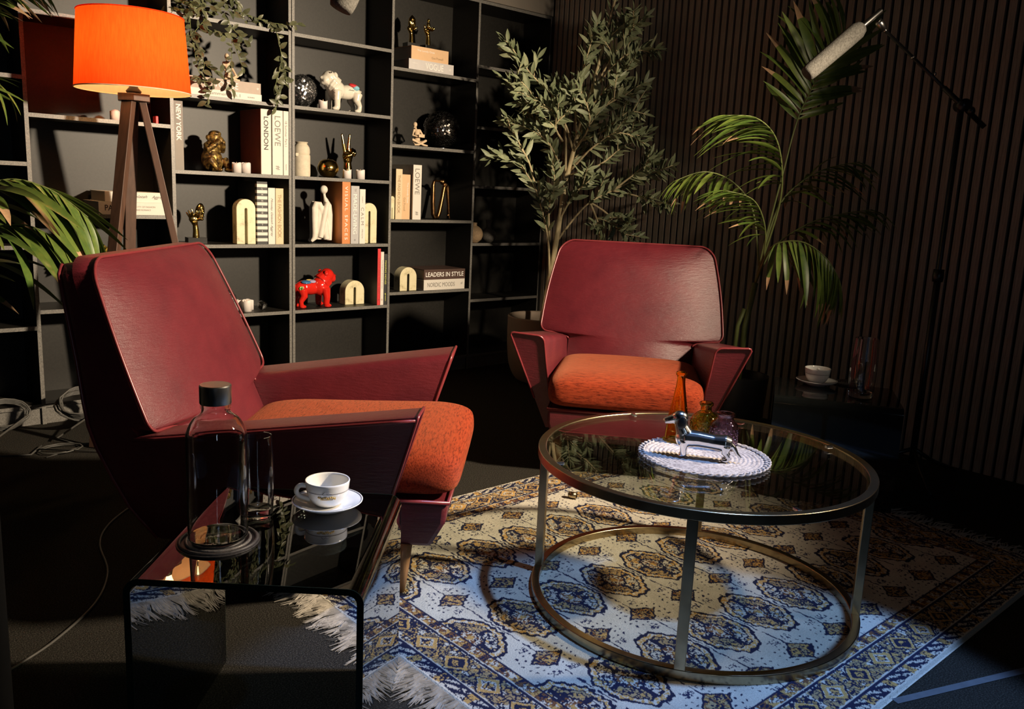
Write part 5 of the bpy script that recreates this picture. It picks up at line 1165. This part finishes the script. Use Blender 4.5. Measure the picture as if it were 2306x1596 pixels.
def peace():
    b = MB(); b.tube([(0, 0, 0.0), (0.001, 0, 0.05), (0.0, 0, 0.085), (0.0, 0, 0.10)], [0.030, 0.025, 0.020, 0.026], 14); b.ell((0, 0, 0.122), (0.031, 0.019, 0.032))
    b.tube([(-0.016, 0, 0.140), (-0.026, 0, 0.185), (-0.036, 0.0, 0.238)], [0.0105, 0.0095, 0.006], 10); b.tube([(0.003, 0, 0.145), (0.006, 0, 0.190), (0.012, 0, 0.240)], [0.0105, 0.0095, 0.006], 10)
    for i, xx in enumerate((0.017, 0.029)): b.tube([(xx, 0.004, 0.142), (xx + 0.003, -0.016, 0.158 - 0.006 * i), (xx, -0.030, 0.140 - 0.004 * i), (xx - 0.003, -0.020, 0.122)], [0.0105, 0.010, 0.010, 0.008], 10)
    b.tube([(-0.024, -0.006, 0.108), (-0.012, -0.028, 0.122), (0.012, -0.034, 0.130)], [0.012, 0.011, 0.008], 10)
    tag(blob('hand_sculpture', b, M_gold, None, 0.0028, (2.482, YB + 0.105, Z3 + 0.0008), R_(-6), 2), 'gold hand sculpture making a peace sign between two candles', 'sculpture')
peace()
ap = MB().lathe([(0.0005, 0.006), (0.020, 0.001), (0.040, 0.012), (0.0555, 0.040), (0.056, 0.058), (0.045, 0.084), (0.026, 0.096), (0.008, 0.092), (0.0005, 0.088)], 40).build('gold_apple', M_gold, None, True, (2.344, YB + 0.075, Z3 + 0.0003))
tag(ap, 'polished gold apple-shaped ball beside the stoneware vase', 'ornament'); MB().tube([(0, 0, 0.088), (0.002, 0, 0.096), (0.006, 0, 0.102)], 0.002, 6).build('stem', M_gold, ap, True)
vz = MB().lathe([(0.0005, 0)] + curve([(0.040, 0.0), (0.0445, 0.006), (0.0445, 0.06), (0.0440, 0.105), (0.0400, 0.112)], 3) + curve([(0.0415, 0.115), (0.0430, 0.125), (0.040, 0.148), (0.030, 0.163), (0.027, 0.166)], 3) + [(0.033, 0.174), (0.030, 0.176), (0.022, 0.168), (0.020, 0.12), (0.0005, 0.12)], 40).build('stoneware_vase', M_stoneware, None, auto=45, loc=(2.183, YB + 0.065, Z3 + 0.0003))
tag(vz, 'cream stoneware vase in two stacked tiers beside the gold apple', 'vase')
MB().box(-0.048, -0.030, -0.028, -0.012, 0.100, 0.118).build('notch_lip', M_stoneware, vz, bevel=0.004)
def white_figure():
    b = MB()
    b.ell((0.016, 0.0, 0.285), (0.0215, 0.0205, 0.0225)); b.tube([(0.017, 0, 0.266), (0.021, 0, 0.244), (0.030, 0, 0.224)], [0.0075, 0.008, 0.015], 12)
    b.tube([(0.030, 0.006, 0.226), (0.042, 0.008, 0.200), (0.047, 0.008, 0.15), (0.047, 0.008, 0.08), (0.044, 0.006, 0.014)], [0.014, 0.022, 0.023, 0.022, 0.021], 14)
    for dy_ in (-0.014, 0.014):
        b.tube([(0.026, dy_, 0.020), (0.014, dy_, 0.10), (-0.004, dy_, 0.175), (-0.018, dy_, 0.208), (-0.036, dy_, 0.210), (-0.046, dy_, 0.185), (-0.044, dy_, 0.12), (-0.042, dy_, 0.05), (-0.048, dy_, 0.022), (-0.064, dy_ * 1.2, 0.008)], [0.018, 0.020, 0.019, 0.017, 0.016, 0.016, 0.0165, 0.016, 0.013, 0.007], 12)
    b.tube([(0.028, -0.020, 0.216), (0.012, -0.030, 0.175), (-0.002, -0.030, 0.11), (-0.016, -0.028, 0.03)], [0.013, 0.014, 0.014, 0.016], 12)
    b.tube([(-0.014, -0.012, 0.19), (-0.020, -0.014, 0.10), (-0.022, -0.012, 0.02)], [0.014, 0.018, 0.018], 12)
    tag(blob('abstract_figure', b, M_plaster, None, 0.0030, (2.303, YB + 0.075, Z2 + 0.0008), R_(-4), 2), 'white abstract seated figure with long folded legs beside the orange book', 'sculpture')
white_figure()
def reader():
    b = MB(); b.ell((-0.018, 0, 0.121), (0.0125, 0.013, 0.015)); b.tube([(-0.016, 0, 0.108), (-0.012, 0, 0.098)], 0.006, 8); b.tube([(0.0, 0, 0.030), (-0.002, 0, 0.07), (-0.004, 0, 0.096)], [0.018, 0.016, 0.020], 12)
    for s_ in (-1, 1):
        b.tube([(s_ * 0.020 - 0.004, 0, 0.094), (s_ * 0.040, -0.006, 0.060), (s_ * 0.012, -0.028, 0.052)], [0.007, 0.006, 0.005], 8)
        b.tube([(s_ * 0.014, 0, 0.018), (s_ * 0.052, -0.018, 0.036), (-s_ * 0.020, -0.036, 0.009), (-s_ * 0.050, -0.034, 0.007)], [0.010, 0.008, 0.0065, 0.005], 8)
    b.tube([(-0.042, -0.02, 0.100), (-0.030, -0.01, 0.112)], 0.004, 6)
    o = blob('reading_figure', b, M_bisque, None, 0.0022, (2.912, YB + 0.060, ZC2 + 0.0008), R_(6), 2); tag(o, 'sand-coloured cross-legged figure reading a book beside the black sphere', 'figurine')
    for s_ in (-1, 1): MB().box(min(0, s_ * 0.022), max(0, s_ * 0.022), -0.040, -0.037, 0.050, 0.068).build('open_book', M_bisque, o, bevel=0.001)
reader()
def thinker():
    b = MB(); b.ell((0.0, 0, 0.118), (0.0105, 0.011, 0.0145)); b.tube([(0, 0, 0.106), (0, 0, 0.098)], 0.005, 8); b.tube([(0.006, 0, 0.012), (0.004, 0, 0.05), (0.0, 0, 0.094)], [0.018, 0.014, 0.017], 12)
    for s_ in (-1, 1):
        b.tube([(s_ * 0.016, 0, 0.090), (s_ * 0.026, -0.008, 0.060), (s_ * 0.020 + 0.012, -0.024, 0.036)], [0.007, 0.006, 0.005], 8); b.tube([(s_ * 0.012, 0, 0.012), (s_ * 0.034 + 0.010, -0.022, 0.030), (0.014 - s_ * 0.020, -0.034, 0.008), (0.050, -0.030, 0.010)], [0.011, 0.008, 0.0065, 0.005], 8)
    tag(blob('seated_figure', b, M_bisque, None, 0.0022, (1.800, YB + 0.095, Z4 + 0.0845), R_(8), 2), 'sand-coloured seated figure on the taupe book behind the trailing vine', 'figurine')
thinker()
def bronze():
    b = MB(); b.ell((0.022, 0, 0.222), (0.019, 0.016, 0.018))
    b.tube([(0.010, 0, 0.224), (-0.030, 0, 0.228), (-0.046, 0, 0.222), (-0.052, 0, 0.20), (-0.052, 0, 0.10), (-0.046, 0, 0.030), (-0.034, 0, 0.012), (-0.012, 0, 0.012), (0.002, 0, 0.045), (0.020, 0, 0.12), (0.034, 0, 0.19), (0.048, 0, 0.208), (0.060, 0, 0.195), (0.068, 0, 0.12), (0.078, 0, 0.04), (0.084, 0, 0.004)],
           [0.007, 0.007, 0.010, 0.012, 0.014, 0.014, 0.014, 0.015, 0.014, 0.013, 0.013, 0.013, 0.013, 0.011, 0.008, 0.006], 14)
    b.tube([(0.080, 0, 0.030), (0.066, 0, 0.022)], [0.006, 0.004], 8)
    tag(blob('bronze_figure', b, M_bronze, None, 0.003, (3.095, YB + 0.075, ZC1 + 0.0008), R_(4), 2), 'bronze abstract bent-over figure beside the white upright book', 'sculpture')
bronze()
def bud(label, x, dy, prof, m):
    tag(MB().lathe([(0.0005, 0)] + curve(prof, 4) + [(prof[-1][0] - 0.004, prof[-1][1]), (prof[-1][0] - 0.005, prof[-1][1] - 0.02), (0.0005, prof[-1][1] - 0.02)], 36).build('bud_vase', m, None, auto=50, loc=(x, YB + dy, Z2 + 0.0003)), label, 'vase', 'round clay vases in the dark corner bay')
bud('sand-coloured round clay vase with short neck in the corner bay', 3.362, 0.060, [(0.022, 0.0), (0.026, 0.003), (0.046, 0.022), (0.054, 0.050), (0.046, 0.080), (0.026, 0.098), (0.0155, 0.104), (0.0155, 0.122)], M_sandvase)
bud('grey round clay vase with long neck in the corner bay', 3.478, 0.060, [(0.020, 0.0), (0.024, 0.003), (0.042, 0.020), (0.048, 0.043), (0.040, 0.070), (0.020, 0.088), (0.0155, 0.098), (0.0165, 0.120), (0.0200, 0.140)], M_greyvase)
def fan():
    root = tag(empty('fan_ornament', (1.150, YB + 0.10, ZB[1] + 0.0006)), 'gold pleated fan ornament rising behind the chair back', 'ornament')
    m = MB(); n = 40; R = 0.095; c = 0.195
    pts = []
    for i in range(n + 1):
        a = R_(200 - 220 * i / n); y = 0.010 if i % 2 else -0.010; pts.append((R * math.cos(a), y, c + R * math.sin(a)))
    inn = [(0.03 * math.cos(R_(200 - 220 * i / n)), (0.002 if i % 2 else -0.002), c + 0.03 * math.sin(R_(200 - 220 * i / n))) for i in range(n + 1)]
    m.rings([inn, pts], cap=False, closed=False); o = m.build('pleated_disc', M_fan, root)
    sd = o.modifiers.new('thick', 'SOLIDIFY'); sd.thickness = 0.002
    MB().lathe([(0.0005, 0), (0.04, 0), (0.04, 0.008), (0.006, 0.014), (0.006, c), (0.0005, c)], 20).build('foot', M_gold, root, True)
fan()
tl = tag(MB().lathe([(0.011, 0), (0.0125, 0.0), (0.0125, 0.030), (0.011, 0.030)], 24, cap=False).build('metal_ferrule', M_brass, None, True, (2.16, 2.04, 0.0235)), 'small brass tube lying on the rug under the coffee table', 'tube')
tl.rotation_euler = (R_(90), 0, R_(30))
